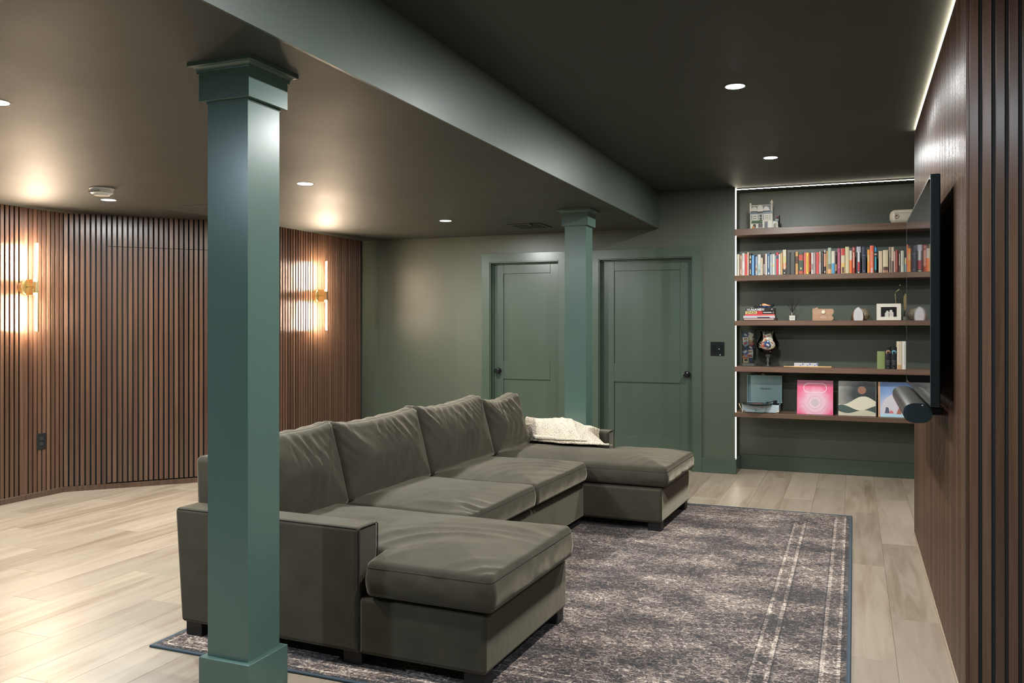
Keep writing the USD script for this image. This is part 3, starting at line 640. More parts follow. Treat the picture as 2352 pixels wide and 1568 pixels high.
# ------------------------------------------------------------------ alcove shelves and led strips
ST = [2.319, 1.879, 1.452, 1.018, .585]; TH_ = [.062, .050, .046, .048, .043]
nm = ['topmost walnut shelf, holding the toy building', 'second walnut shelf from the top, holding the long row of books', 'middle walnut shelf, with the stacked books and photo frame', 'walnut shelf second from the bottom, with the glass vases', 'lowest walnut shelf, with the record player']
for z, t, n_ in zip(ST, TH_, nm):
    s_ = thing('floating_shelf', n_, 'shelf', (-.22, YB, z))
    part('board', cbox(XA - .004, XR, YW - .004, YB, z - t, z, .003), shelf_wood, s_)
led = thing('led_strip', 'bright led strip standing in the left corner of the shelf alcove', 'led strip', (XA, 8.335, 0))
zs = [BB + .004] + [q for z, t in zip(ST[::-1], TH_[::-1]) for q in (z - t - .001, z + .001)] + [HC - .001]
for a, b in zip(zs[0::2], zs[1::2]): part('strip', cbox(XA + .001, XA + .0075, 8.330, 8.338, a, b, .001), strip_glow, led)
led2 = thing('led_strip', 'bright led strip along the ceiling in front of the top shelf', 'led strip', (-.2, 8.335, HC))
part('strip', cbox(XA + .012, XR - .002, 8.330, 8.337, HC - .017, HC - .0105, .001), strip_glow, led2)
part('channel', cbox(XA + .012, XR - .002, 8.326, 8.341, HC - .0105, HC - .0005, .001), plain((.5, .5, .48), .4, .8), led2)
led3 = thing('led_strip', 'hidden led strip along the top of the slatted television wall', 'led strip', (XT, 4.4, ZT))
part('strip', hull([(XT + .002, y, ZT + .0045) for y in (YT0 + .02, YT1 - .02)] + [(XT + .010, y, ZT + .012) for y in (YT0 + .02, YT1 - .02)] + [(XT + .010, y, ZT + .0045) for y in (YT0 + .02, YT1 - .02)]), cove_glow, led3)
#--PART3--
# ------------------------------------------------------------------ the long row of books (second shelf)
def col(*c): return srgb(*c)
def rect_front(x0, x1, y, z0, z1, d=.0008): return box(x0, x1, y - d, y + .0005, z0, z1)
ZB = ST[1]
# x0, x1, height, cover, bands (z from, z to as fractions of the height, inset, colour), what it looks like
BK = [
 (-1.0338, -1.0108, .205, (214, 205, 184), [(.30, .80, .3, (190, 185, 165))], 'ivory paperback at the left end of the long book row, against the led strip'),
 (-1.0074, -.9864, .196, (176, 128, 108), [(.05, .95, .28, (222, 200, 180)), (.3, .8, .38, (90, 55, 60))], 'rust and cream book, second from the left end of the book row'),
 (-.9864, -.9621, .213, (206, 203, 200), [(.3, .62, .1, (226, 222, 218))], 'pale grey book left of the coral red one in the book row'),
 (-.9621, -.9405, .205, (224, 96, 88), [(.08, .80, .36, (186, 40, 40))], 'coral red book in the left part of the book row'),
 (-.9405, -.9226, .220, (206, 176, 156), [], 'pale tan book just right of the coral red one'),
 (-.9214, -.8992, .209, (34, 33, 36), [(.76, .90, .2, (190, 175, 145)), (.55, .70, .2, (180, 165, 140)), (.30, .50, .15, (52, 58, 84)), (.05, .28, .25, (170, 160, 130))], 'black book with pale tan patches left of the light blue book'),
 (-.8972, -.8688, .191, (24, 62, 104), [(.0, 1., .02, (110, 160, 205))], 'light blue book with a navy edge in the left part of the row'),
 (-.8655, -.8453, .178, (150, 165, 185), [(.08, .55, .1, (196, 180, 160)), (.25, .40, .3, (120, 70, 50))], 'short pale blue book with a tan figure on its spine'),
 (-.844, -.815, .196, (208, 202, 194), [(.05, .55, .15, (172, 190, 188)), (.12, .28, .2, (130, 160, 165))], 'white book with a pale teal lower spine'),
 (-.8138, -.7962, .164, (206, 190, 168), [(.45, .47, .0, (90, 70, 55))], 'shortest cream book in the row'),
 (-.7949, -.7761, .192, (84, 66, 54), [(.05, .55, .3, (226, 220, 210))], 'brown book with vertical white lettering'),
 (-.7748, -.7573, .199, (220, 210, 200), [(.2, .8, .42, (190, 170, 160))], 'white book left of the steel blue one'),
 (-.7573, -.7315, .211, (70, 98, 120), [(.3, .85, .38, (190, 205, 215)), (.03, .12, .3, (225, 230, 235))], 'steel blue book with a white title'),
 (-.731, -.7135, .194, (172, 184, 188), [(.48, .60, .05, (206, 190, 182))], 'pale blue grey book right of the steel blue one'),
 (-.7123, -.6873, .196, (204, 202, 196), [(.38, .49, .15, (214, 190, 120))], 'white book with a small yellow patch'),
 (-.6848, -.6756, .184, (160, 184, 186), [], 'very thin pale aqua book'),
 (-.6749, -.655, .208, (204, 62, 74), [(.72, .88, .0, (66, 80, 100)), (.9, 1., .15, (214, 80, 96))], 'red book with a navy band near its top'),
 (-.6543, -.6364, .195, (214, 206, 196), [(.6, .66, .5, (150, 60, 80))], 'white book right of the red and navy one'),
 (-.6352, -.6191, .205, (196, 160, 108), [], 'mustard tan book left of the tall cream one'),
 (-.6179, -.587, .234, (206, 196, 172), [(.0, .25, .0, (36, 28, 28)), (.25, .48, .0, (216, 130, 62)), (.48, .72, .0, (206, 196, 130)), (.05, .10, .35, (225, 220, 215)), (.2, .48, .32, (214, 190, 176))], 'tall cream book with an orange and black lower spine'),
 (-.5845, -.5506, .208, (64, 62, 60), [], 'plain charcoal book right of the tall cream one'),
 (-.5488, -.5084, .209, (78, 76, 76), [], 'thick dark grey book in the left half of the row'),
 (-.5059, -.4815, .211, (196, 150, 92), [(.48, .80, .0, (92, 66, 54)), (.52, .56, .0, (170, 120, 80))], 'tan book with a dark brown middle band'),
 (-.479, -.4339, .202, (62, 76, 64), [(.64, .90, .0, (188, 74, 62)), (.635, .655, .0, (214, 160, 130)), (.02, .16, .0, (186, 84, 62)), (.22, .32, .35, (196, 180, 130))], 'thick green book with red bands'),
 (-.4315, -.4116, .200, (214, 112, 108), [(.1, .9, .55, (170, 60, 50))], 'salmon red book right of the thick green one'),
 (-.4109, -.3878, .199, (228, 184, 84), [(.1, .85, .4, (150, 120, 30))], 'yellow book with dark lettering in the left half of the row'),
 (-.3871, -.369, .194, (150, 44, 28), [(.3, .45, .2, (204, 60, 44)), (.0, .12, .0, (60, 20, 18))], 'rust red book right of the yellow one'),
 (-.3685, -.3485, .198, (206, 198, 196), [(.2, .48, .2, (140, 126, 124))], 'pale grey white book left of the mauve one'),
 (-.3475, -.3275, .198, (158, 140, 138), [(.05, .9, .6, (190, 170, 165))], 'mauve grey book in the middle of the row'),
 (-.3246, -.2991, .199, (206, 84, 84), [(.1, .95, .40, (176, 48, 54))], 'red book in the middle of the row, right of the mauve grey one'),
 (-.2987, -.2831, .207, (206, 176, 156), [(.0, .5, .1, (204, 204, 206))], 'beige book with a white lower spine'),
 (-.2819, -.2603, .204, (34, 34, 36), [(.1, .85, .38, (112, 112, 116)), (.85, .95, .3, (120, 122, 126))], 'black book with a grey title, middle of the row'),
 (-.2591, -.2384, .226, (200, 146, 116), [(.82, 1., .0, (48, 40, 36)), (.86, .97, .2, (214, 204, 196)), (.0, .3, .0, (52, 44, 42)), (.04, .12, .3, (220, 215, 210))], 'salmon book with a black top and foot'),
 (-.2374, -.2233, .210, (206, 166, 118), [], 'thin tan book left of the sage green one'),
 (-.2222, -.1936, .238, (164, 176, 156), [(.0, .18, .0, (232, 160, 108)), (.18, .38, .0, (120, 118, 90))], 'tall sage green book with an orange foot'),
 (-.1924, -.1628, .207, (206, 198, 182), [(.0, .46, .0, (78, 150, 190)), (.04, .12, .5, (24, 60, 84))], 'book white above and blue below'),
 (-.1616, -.1457, .195, (52, 36, 34), [(.12, .45, .2, (226, 176, 120)), (.85, .95, .3, (150, 130, 120))], 'thin dark book with a flame coloured figure'),
 (-.1438, -.1143, .231, (154, 72, 96), [(.3, .85, .4, (206, 130, 150)), (.22, .28, .4, (240, 180, 210))], 'plum coloured book with pink lettering, right of the thin flame coloured one'),
 (-.1108, -.0778, .228, (206, 190, 160), [(.72, 1., .0, (192, 60, 50)), (.0, .42, .0, (216, 180, 100)), (.02, .26, .15, (90, 56, 60))], 'book with a red top, cream middle and dark figure below'),
 (-.0755, -.0415, .242, (200, 186, 146), [], 'tall plain khaki book, right of centre'),
 (-.0391, -.0181, .206, (206, 196, 184), [(.0, .58, .0, (238, 116, 52))], 'book white above and bright orange below'),
 (-.0157, .0092, .238, (152, 58, 48), [(.2, .80, .3, (216, 176, 156)), (.86, .96, .4, (226, 196, 180))], 'brick red book with pale lettering, right of the white and orange one'),
 (.016, .059, .240, (30, 30, 36), [(.78, 1., .08, (176, 172, 184)), (.42, .80, .3, (214, 212, 214)), (.08, .42, .3, (190, 62, 70)), (.01, .06, .36, (226, 226, 220))], 'black book with a white and red spine figure'),
 (.0648, .1013, .237, (40, 44, 62), [(.66, .69, .1, (96, 110, 136)), (.55, .57, .2, (70, 80, 100)), (.05, .10, .4, (130, 140, 160))], 'navy book with pale lines, right of centre'),
 (.1099, .1313, .209, (226, 150, 66), [(.5, .78, .15, (206, 180, 130))], 'orange yellow book left of the orange red one'),
 (.1318, .1635, .245, (226, 106, 76), [(.25, .8, .38, (206, 156, 136)), (.0, .2, .3, (200, 190, 196)), (.8, .9, .5, (216, 50, 40))], 'tall orange red book with a worn pale spine'),
 (.1651, .1919, .241, (24, 28, 34), [(.1, .60, .25, (52, 158, 180)), (.78, .95, .2, (54, 150, 200)), (.66, .72, .1, (190, 160, 146))], 'black and turquoise book'),
 (.2029, .236, .194, (206, 184, 158), [(.04, .18, .5, (120, 96, 76))], 'cream book right of the black and turquoise one'),
 (.2394, .2815, .201, (208, 190, 160), [(.0, .22, .0, (168, 120, 96)), (.1, .26, .05, (72, 46, 44))], 'thick cream book with a brown picture at its foot'),
 (.2872, .3053, .227, (156, 140, 126), [(.05, .6, .3, (100, 86, 78))], 'taupe grey book right of the thick cream one'),
 (.3076, .3302, .227, (198, 180, 156), [(.0, .45, .1, (96, 82, 74))], 'cream book with a grey brown lower spine'),
 (.3306, .3406, .188, (220, 176, 168), [], 'thin pink book left of the brick red one'),
 (.3415, .3622, .200, (146, 62, 52), [(.1, .9, .4, (196, 120, 106))], 'brick red book near the right end of the row'),
 (.3651, .382, .197, (66, 48, 46), [(.3, .85, .35, (216, 200, 196))], 'dark brown book with a white title'),
 (.3831, .410, .191, (190, 190, 176), [(.3, .7, .42, (140, 140, 130))], 'pale grey book near the television edge'),
 (.4134, .4324, .131, (120, 140, 140), [(.55, .95, .1, (196, 170, 106))], 'short grey and yellow book near the television edge'),
 (.4324, .4514, .217, (26, 96, 140), [(.6, .72, .0, (190, 170, 150)), (.75, .95, .2, (80, 150, 176))], 'blue book at the right end of the row beside the television'),
]
page_mat = plain(col(214, 202, 176), .85)
def book_upright(name, label, x0, x1, yf, z0, h, d, cover, bands, group, lean=0.0, cat='book'):
    t = thing(name, label, cat, ((x0 + x1) / 2, yf, z0), group=group)
    cm = plain(col(*cover), .45); c = .0016; g = .0002; x0 += g; x1 -= g
    # one cover mesh: a rounded spine and two boards
    n = 7; an = np.linspace(math.pi, 2 * math.pi, n); w = (x1 - x0) / 2; xm = (x0 + x1) / 2
    spine = [(xm + w * math.cos(a), yf + .004 + .004 * math.sin(a)) for a in an]
    poly = Polygon(spine + [(x1, yf + d), (x1 - c, yf + d), (x1 - c, yf + .006), (x0 + c, yf + .006), (x0 + c, yf + d), (x0, yf + d)])
    m = prism(poly, h); v = m.vertices; v[:, 2] += z0; m.vertices = v
    part('cover', m, cm, t)
    part('page_block', box(x0 + c, x1 - c, yf + .006, yf + d - .003, z0 + .002, z0 + h - .003), page_mat, t)
    for a, b, ins, cc in bands:
        if ins == .02: xa, xb = x0 + .0004, x1 - (x1 - x0) * .22
        else: xa, xb = x0 + (x1 - x0) * ins + .0004, x1 - (x1 - x0) * ins - .0004
        if xb - xa < .0008: xa, xb = xm - .001, xm + .001
        pts = []
        for X in np.linspace(xa, xb, 5):
            ca = np.clip((X - xm) / w, -1, 1); yy = yf + .004 - .004 * math.sqrt(max(0, 1 - ca * ca))
            for Z in (z0 + h * a + .0005, z0 + h * b - .0005): pts += [(X, yy - .0004, Z), (X, yy + .0008, Z)]
        part('spine_print', hull(pts), plain(col(*cc), .5), t)
    return t
rb = random.Random(5)
for (x0, x1, h, c, bands, lab) in BK:
    book_upright('book', lab, x0, x1, 8.313 + rb.uniform(-.004, .006), ZB, h, min(.16, h * .68), c, bands, 'books in the long row')

# ------------------------------------------------------------------ top shelf: toy building and white case
def toy_building():
    x0, y0, z0 = -.915, 8.335, ST[0]
    t = thing('toy_building', 'toy brick model of a white corner town house with a small tower and green awning', 'toy building', (x0 + .12, y0 + .08, z0))
    W_, G_, B_, DK = plain(col(214, 208, 194), .35), plain(col(150, 156, 160), .35), plain(col(120, 130, 150), .35), plain(col(24, 30, 30), .3)
    def P(n, m, mm, **k): return part(n, m, mm, t, **k)
    X = lambda a: x0 + a
    Y = lambda a: y0 + a
    Z = lambda a: z0 + a
    P('base_plate', cbox(X(-.008), X(.268), Y(-.012), Y(.19), Z(0), Z(.006), .001), G_)
    P('ground_floor', cbox(X(0), X(.196), Y(.012), Y(.17), Z(.006), Z(.078), .001), W_)
    P('upper_floor', cbox(X(0), X(.200), Y(.010), Y(.17), Z(.078), Z(.142), .001), W_)
    P('cornice', cbox(X(-.003), X(.203), Y(.003), Y(.173), Z(.142), Z(.150), .001), B_)
    P('balcony_rail', cbox(X(.0), X(.200), Y(.004), Y(.012), Z(.150), Z(.164), .001), B_)
    roof = hull([(X(.0), Y(.022), Z(.150)), (X(.198), Y(.022), Z(.150)), (X(.0), Y(.17), Z(.150)), (X(.198), Y(.17), Z(.150)), (X(.0), Y(.045), Z(.222)), (X(.198), Y(.045), Z(.222)), (X(.0), Y(.17), Z(.222)), (X(.198), Y(.17), Z(.222))])
    P('mansard_roof', roof, G_)
    P('roof_rail', cbox(X(.0), X(.195), Y(.040), Y(.048), Z(.222), Z(.229), .001), W_)
    P('corner_post', cbox(X(-.004), X(.012), Y(.006), Y(.022), Z(.150), Z(.246), .001), W_)
    for a in (.042, .150):
        d = P('dormer', stand(prism([(-.034, 0), (.034, 0), (.034, .006), (.016, .034), (0, .042), (-.016, .034), (-.034, .006)], .040), X(a), Y(.012), Z(.164)), W_)
        for q in (-.030, .024): part('dormer_window', box(X(a + q), X(a + q + .007), Y(.010), Y(.014), Z(.176), Z(.188)), DK, d)
    d = P('dormer', stand(prism([(-.024, 0), (.024, 0), (.024, .046), (.010, .054), (0, .066), (-.010, .054), (-.024, .046)], .045), X(.096), Y(.010), Z(.158)), W_)
    for q in (-.012, .003): part('dormer_window', box(X(.096 + q), X(.096 + q + .009), Y(.008), Y(.012), Z(.180), Z(.198)), DK, d)
    P('tower', cyl((X(.196), Y(.022), Z(.006)), (X(.196), Y(.022), Z(.236)), .0105, 12), W_, smooth=40)
    P('tower_collar', cyl((X(.196), Y(.022), Z(.228)), (X(.196), Y(.022), Z(.240)), .0135, 12), W_, smooth=40)
    P('tower_cone', lathe([(.0165, 0), (.0165, .004), (.008, .018), (.002, .030), (0, .034)], 14, (X(.196), Y(.022), Z(.240))), W_, smooth=40)
    for a in (.044, .152):
        f = P('window', cbox(X(a - .022), X(a + .022), Y(.004), Y(.011), Z(.086), Z(.136), .001), W_)
        for q in (-.012, .005):
            for r in (.094, .114): part('pane', box(X(a + q), X(a + q + .008), Y(.003), Y(.005), Z(r), Z(r + .010)), DK, f)
        for sgn in (-1, 1): part('shutter', cbox(X(a + sgn * .030 - .005), X(a + sgn * .030 + .005), Y(.006), Y(.011), Z(.086), Z(.132), .0008), G_, f)
    dr = P('balcony_door', cbox(X(.080), X(.114), Y(.003), Y(.011), Z(.079), Z(.140), .001), W_)
    part('pane', box(X(.086), X(.108), Y(.002), Y(.004), Z(.082), Z(.105)), plain(col(20, 52, 40), .3), dr); part('pane', box(X(.086), X(.108), Y(.002), Y(.004), Z(.110), Z(.134)), DK, dr)
    P('awning', hull([(X(.016), Y(.012), Z(.080)), (X(.112), Y(.012), Z(.080)), (X(.014), Y(-.014), Z(.066)), (X(.114), Y(-.014), Z(.066)), (X(.014), Y(-.014), Z(.058)), (X(.114), Y(-.014), Z(.058)), (X(.016), Y(.012), Z(.058)), (X(.112), Y(.012), Z(.058))]), plain(col(66, 112, 74), .4))
    P('shop_window', box(X(.028), X(.052), Y(.009), Y(.013), Z(.012), Z(.046)), DK); P('shop_window', box(X(.074), X(.114), Y(.009), Y(.013), Z(.012), Z(.050)), plain(col(84, 60, 70), .4))
    P('shop_display', rbox(X(.020), X(.042), Y(-.004), Y(.010), Z(.006), Z(.026), .006), plain(col(206, 130, 50), .4), smooth=40)
    P('shop_door', cbox(X(.132), X(.160), Y(.006), Y(.013), Z(.006), Z(.062), .001), plain(col(70, 76, 90), .35)); P('shop_sign', cbox(X(.128), X(.162), Y(.004), Y(.013), Z(.066), Z(.080), .001), W_)
    P('side_porch', cbox(X(.203), X(.250), Y(.02), Y(.15), Z(.006), Z(.066), .001), W_); P('porch_arch', stand(prism([(0, 0), (.026, 0), (.026, .028), (.020, .037), (.013, .040), (.006, .037), (0, .028)], .003), X(.212), Y(.0185), Z(.010)), plain(col(110, 112, 96), .4))
    P('lamp_post', cyl((X(.238), Y(.0), Z(.006)), (X(.238), Y(.0), Z(.070)), .003, 8), W_, smooth=40); P('lamp_globe', trimesh.creation.icosphere(2, .008).apply_translation([X(.238), Y(0), Z(.076)]), W_, smooth=True)
    P('terrace', cbox(X(.203), X(.256), Y(.018), Y(.155), Z(.066), Z(.072), .001), B_)
    P('terrace_figure', [rbox(X(.240), X(.254), Y(.04), Y(.054), Z(.072), Z(.092), .003)], plain(col(110, 150, 180), .4), smooth=40); P('figure_head', trimesh.creation.icosphere(2, .009).apply_translation([X(.247), Y(.047), Z(.102)]), plain(col(130, 50, 56), .4), smooth=True)
    P('chimney_pipe', cyl((X(.262), Y(.06), Z(.006)), (X(.262), Y(.06), Z(.124)), .005, 8), DK, smooth=40)
    for k in range(4): P('roof_stud', cyl((X(.215 + .012 * k), Y(.07), Z(.072)), (X(.215 + .012 * k), Y(.07), Z(.076)), .003, 8), DK)
toy_building()

wc_ = thing('white_case', 'white rounded oblong case with a small brown emblem on the top shelf', 'case', (.43, 8.40, ST[0]))
wp_ = Polygon([(-.07, 0), (.15, 0)]).buffer(0) if False else LineString([(0, .064), (.16, .064)]).buffer(.064, 24)
wm = stand(prism(wp_, .10), .361, 8.37, ST[0] + .001)
part('shell', rbox(.297, .585, 8.37, 8.47, ST[0] + .001, ST[0] + .128, .0499), plain(col(222, 212, 196), .4), wc_, smooth=60)
part('seam_band', [rbox(.330, .585, 8.3685, 8.372, ST[0] + .094, ST[0] + .097, .001)], plain(col(170, 160, 150), .5), wc_, smooth=60)
ex_, ez_ = .352, ST[0] + .064
part('emblem', [stand(prism(Point(0, 0).buffer(.0075, 12), .002), ex_, 8.3685, ez_ + .004)] + [tube([(ex_ + r * math.cos(a), 8.368, ez_ + r * math.sin(a)) for a in np.linspace(a0, a0 + 2.2, 9)], .0018, 6) for r, a0 in ((.018, .3), (.016, 2.6), (.019, 4.2))], plain(col(110, 66, 50), .5), wc_, smooth=40, kind='stuff')

# ------------------------------------------------------------------ middle shelf
z3 = ST[2]
def text(s, h, x, y, z, mat, parent, name='lettering', bold=True, squeeze=1.0):
    m = meshkit.text_mesh(s, h, .0008, bold); m.vertices[:, 0] *= squeeze; part(name, stand(m, x, y, z), mat, parent)
def flat_book(label, x0, x1, z0, z1, yf, d, cover, group='books stacked flat on the middle shelf'):
    t = thing('book', label, 'book', ((x0 + x1) / 2, yf + d / 2, z0), group=group); c = .002
    poly = Polygon([(yf, z0), (yf + d, z0), (yf + d, z0 + c), (yf + .005, z0 + c), (yf + .005, z1 - c), (yf + d, z1 - c), (yf + d, z1), (yf, z1)])
    m = prism(poly, x1 - x0); v = m.vertices; m.vertices = np.stack([x0 + v[:, 2], v[:, 0], v[:, 1]], 1); m.fix_normals()
    part('cover', m, plain(col(*cover), .35), t); part('page_block', box(x0 + .003, x1 - .003, yf + .005, yf + d - .004, z0 + c, z1 - c), page_mat, t); return t
def sp(t, x0, x1, z0, z1, yf, c, n='spine_print'): part(n, box(x0, x1, yf - .0008, yf + .0005, z0, z1), plain(col(*c), .4), t)
yf = 8.34
t5 = flat_book('dark book with pale lettering at the bottom of the flat stack', -.978, -.680, z3, z3 + .025, yf, .22, (60, 36, 36)); sp(t5, -.972, -.70, z3 + .009, z3 + .020, yf, (206, 176, 166))
t4 = flat_book('white book fading to black, second from the bottom of the flat stack', -.978, -.689, z3 + .0252, z3 + .047, yf + .002, .21, (196, 190, 196)); sp(t4, -.85, -.735, z3 + .026, z3 + .034, yf + .002, (50, 40, 46)); sp(t4, -.738, -.730, z3 + .033, z3 + .040, yf + .002, (240, 240, 240))
t3 = flat_book('thin coral red book in the middle of the flat stack', -.964, -.693, z3 + .0472, z3 + .063, yf + .004, .20, (214, 86, 90)); sp(t3, -.81, -.70, z3 + .050, z3 + .057, yf + .004, (236, 116, 96))
t2 = flat_book('black, red and yellow book lettered SPAIN in the flat stack', -.958, -.694, z3 + .0632, z3 + .0905, yf + .002, .20, (34, 24, 24))
sp(t2, -.958, -.853, z3 + .0642, z3 + .0897, yf + .002, (232, 206, 142)); sp(t2, -.853, -.802, z3 + .0642, z3 + .0897, yf + .002, (196, 52, 48)); sp(t2, -.796, -.720, z3 + .074, z3 + .083, yf + .002, (196, 190, 184)); sp(t2, -.708, -.702, z3 + .073, z3 + .083, yf + .002, (220, 210, 204))
text('SPAIN', .0175, -.949, yf + .0011, z3 + .0685, plain(col(60, 56, 30), .4), t2, squeeze=1.18)
t1 = flat_book('black book lettered HUMANS on top of the flat stack', -.955, -.694, z3 + .0907, z3 + .119, yf, .20, (36, 32, 31))
text('HUMANS', .0215, -.946, yf - .0009, z3 + .094, plain(col(226, 224, 222), .4), t1, squeeze=1.0)
sp(t1, -.836, -.786, z3 + .108, z3 + .115, yf, (190, 188, 186)); sp(t1, -.836, -.786, z3 + .097, z3 + .105, yf, (190, 188, 186)); sp(t1, -.722, -.712, z3 + .104, z3 + .112, yf, (220, 214, 208))

def race_car():
    z0 = z3 + .1195; t = thing('toy_race_car', 'dark toy formula race car with an orange engine cover on the stacked books', 'toy car', (-.81, 8.40, z0))
    nv, tyre = plain(col(20, 26, 44), .25), plain(col(14, 15, 17), .6); y = 8.40
    part('chassis', hull([(-.895, y - .006, z0 + .008), (-.895, y + .006, z0 + .008), (-.895, y, z0 + .013), (-.80, y - .014, z0 + .006), (-.80, y + .014, z0 + .006), (-.80, y - .008, z0 + .026), (-.80, y + .008, z0 + .026), (-.72, y - .010, z0 + .006), (-.72, y + .010, z0 + .006), (-.72, y, z0 + .018)]), nv, t)
    part('engine_cover', hull([(-.815, y - .008, z0 + .026), (-.815, y + .008, z0 + .026), (-.808, y, z0 + .042), (-.79, y - .003, z0 + .044), (-.79, y + .003, z0 + .044), (-.735, y, z0 + .026), (-.735, y - .004, z0 + .02), (-.735, y + .004, z0 + .02)]), plain(col(226, 140, 66), .3), t)
    part('side_pod', [cbox(-.805, -.745, y + a, y + a + .016, z0 + .005, z0 + .020, .004) for a in (-.030, .014)], plain(col(40, 60, 104), .25), t)
    part('front_wing', cbox(-.910, -.888, y - .040, y + .040, z0 + .006, z0 + .010, .001), plain(col(206, 200, 196), .3), t)
    part('rear_wing', [cbox(-.722, -.706, y - .034, y + .034, z0 + .036, z0 + .040, .001), cbox(-.722, -.704, y - .035, y - .033, z0 + .014, z0 + .042, .0005), cbox(-.722, -.704, y + .033, y + .035, z0 + .014, z0 + .042, .0005)], nv, t)
    for xx in (-.872, -.730):
        for a in (-.040, .024): part('wheel', cyl((xx, y + a, z0 + .0125), (xx, y + a + .016, z0 + .0125), .0125, 18), tyre, t, smooth=40)
    part('helmet', trimesh.creation.icosphere(2, .006).apply_translation([-.826, y, z0 + .028]), plain(col(214, 206, 190), .3), t, smooth=True)
race_car()

df = thing('reed_diffuser', 'square glass reed diffuser with a white label and black sticks', 'diffuser', (-.536, 8.38, z3))
part('bottle', [cbox(-.566, -.506, 8.35, 8.41, z3, z3 + .052, .004)], plain((.02, .025, .022), .05, 0.0, specular_ior_level=.8), df)
part('label', cbox(-.562, -.510, 8.3485, 8.3515, z3 + .003, z3 + .049, .0008), plain(col(204, 200, 190), .6), df)
part('label_text', [box(-.552, -.520, 8.348, 8.3488, z3 + q, z3 + q + .0022) for q in (.030, .024, .018)], plain(col(150, 146, 140), .6), df, kind='stuff')
part('neck', cyl((-.536, 8.38, z3 + .050), (-.536, 8.38, z3 + .074), .010, 16), plain((.35, .34, .32), .2, .8), df, smooth=40)
for k, (dx, dy) in enumerate(((-.082, .0), (-.066, .02), (-.030, -.015), (-.014, .02), (-.004, 0), (.012, -.02), (.058, .0), (.074, .02), (.004, .03))):
    part('reed', cyl((-.536 + dx * .02 - dx * .1, 8.38, z3 + .01 if k == 99 else z3 + .070), (-.536 + dx, 8.38 + dy, z3 + .212 - abs(dx) * .1), .0019, 6), plain((.006, .006, .006), .6), df)

pq = thing('wooden_plaque', 'small wooden plaque with a scalloped right edge and a round dial', 'plaque', (-.265, 8.375, z3))
pl = [(0, 0), (.165, 0), (.178, .012), (.184, .026), (.170, .040), (.168, .052), (.180, .064), (.184, .080), (.180, .100), (.172, .108), (.048, .108), (.046, .118), (.038, .123), (.026, .116), (.004, .110), (0, .108)]
plaq = wood('plaque_wood', [(.2, (.33, .17, .10)), (.5, (.45, .25, .155)), (.8, (.54, .33, .22))], .4, (3., 40., 40.), .02)
part('board', stand(prism(pl, .018), -.357, 8.368, z3), plaq, pq)
def disc(r, d, x, y, z, n=28): return stand(prism(Point(0, 0).buffer(r, n // 4), d), x, y, z)
di = part('dial', disc(.0205, .004, -.264, 8.3505, z3 + .080), brass, pq); part('dial_face', disc(.0165, .001, -.264, 8.3467, z3 + .080), plain(col(226, 214, 190), .4), di)
part('engraved_plate', rect_front(-.300, -.228, 8.3502, z3 + .016, z3 + .050, .001), plain(col(170, 130, 104), .45), pq)
part('engraving', [box(-.294 + a, -.234 - a, 8.3485, 8.3494, z3 + q, z3 + q + .003) for a, q in ((.020, .043), (.0, .035), (.004, .028), (.0, .021))], plain(col(206, 186, 166), .5), pq, kind='stuff')

ag = thing('agate_bookend', 'polished agate half with a white core and rough stone back', 'agate', (.05, 8.39, z3))
agp = [(-.062, 0), (.040, 0), (.042, .03), (.036, .075), (.020, .105), (.004, .118), (-.014, .116), (-.034, .098), (-.050, .066), (-.060, .03)]
agate = M('agate_bands', {'g': ('geometry', {}), 'sb': ('vector_math', dict(math_type='subtract', vector2=(.036, 8.385, z3 + .045))), 'm': ('vector_math', dict(math_type='multiply', vector2=(17., 0., 9.))), 'n': ('noise_texture', dict(scale=30., detail=3.)), 'ad': ('mix', dict(mix_type='add', fac=.35)), 'ln': ('vector_math', dict(math_type='length')),
          'r': ('rgb_ramp', dict(ramp=[(0., (.56, .52, .54)), (.62, (.62, .58, .60)), (.72, (.40, .28, .22)), (.80, (.20, .075, .035)), (.88, (.09, .035, .02)), (.95, (.05, .025, .018))])), 'p': ('principled_bsdf', dict(roughness=.12))},
          [('g.position', 'sb.vector1'), ('sb.vector', 'm.vector1'), ('g.position', 'n.vector'), ('m.vector', 'ad.color1'), ('n.color', 'ad.color2'), ('m.vector', 'ln.vector1'), ('ln.value', 'r.fac'), ('r.color', 'p.base_color')])
part('polished_face', stand(prism(agp, .02), .036, 8.375, z3), agate, ag)
rk = trimesh.creation.icosphere(4, 1.0); v = rk.vertices; n_ = meshkit.fbm(v * 3 + 5, 4, 3) - .5; v = v * (1 + .30 * n_[:, None]); v = v * [.056, .05, .055]; v[:, 2] = np.maximum(v[:, 2], -.052); rk.vertices = v + [.074, 8.435, z3 + .052]
part('rough_back', rk, M('rough_stone', {'g': ('geometry', {}), 'n': ('noise_texture', dict(scale=120., detail=4.)), 'r': ('rgb_ramp', dict(ramp=[(.3, (.10, .07, .04)), (.55, (.30, .23, .15)), (.75, (.42, .35, .25))])), 'b': ('bump', dict(strength=.8, distance=.004)), 'p': ('principled_bsdf', dict(roughness=.8))}, [('g.position', 'n.vector'), ('n.fac', 'r.fac'), ('r.color', 'p.base_color'), ('n.fac', 'b.height'), ('b.normal', 'p.normal')]), ag, smooth=50)
part('crystal_tip', rbox(.028, .044, 8.372, 8.388, z3 + .106, z3 + .122, .003), plain(col(216, 206, 190), .2), ag)

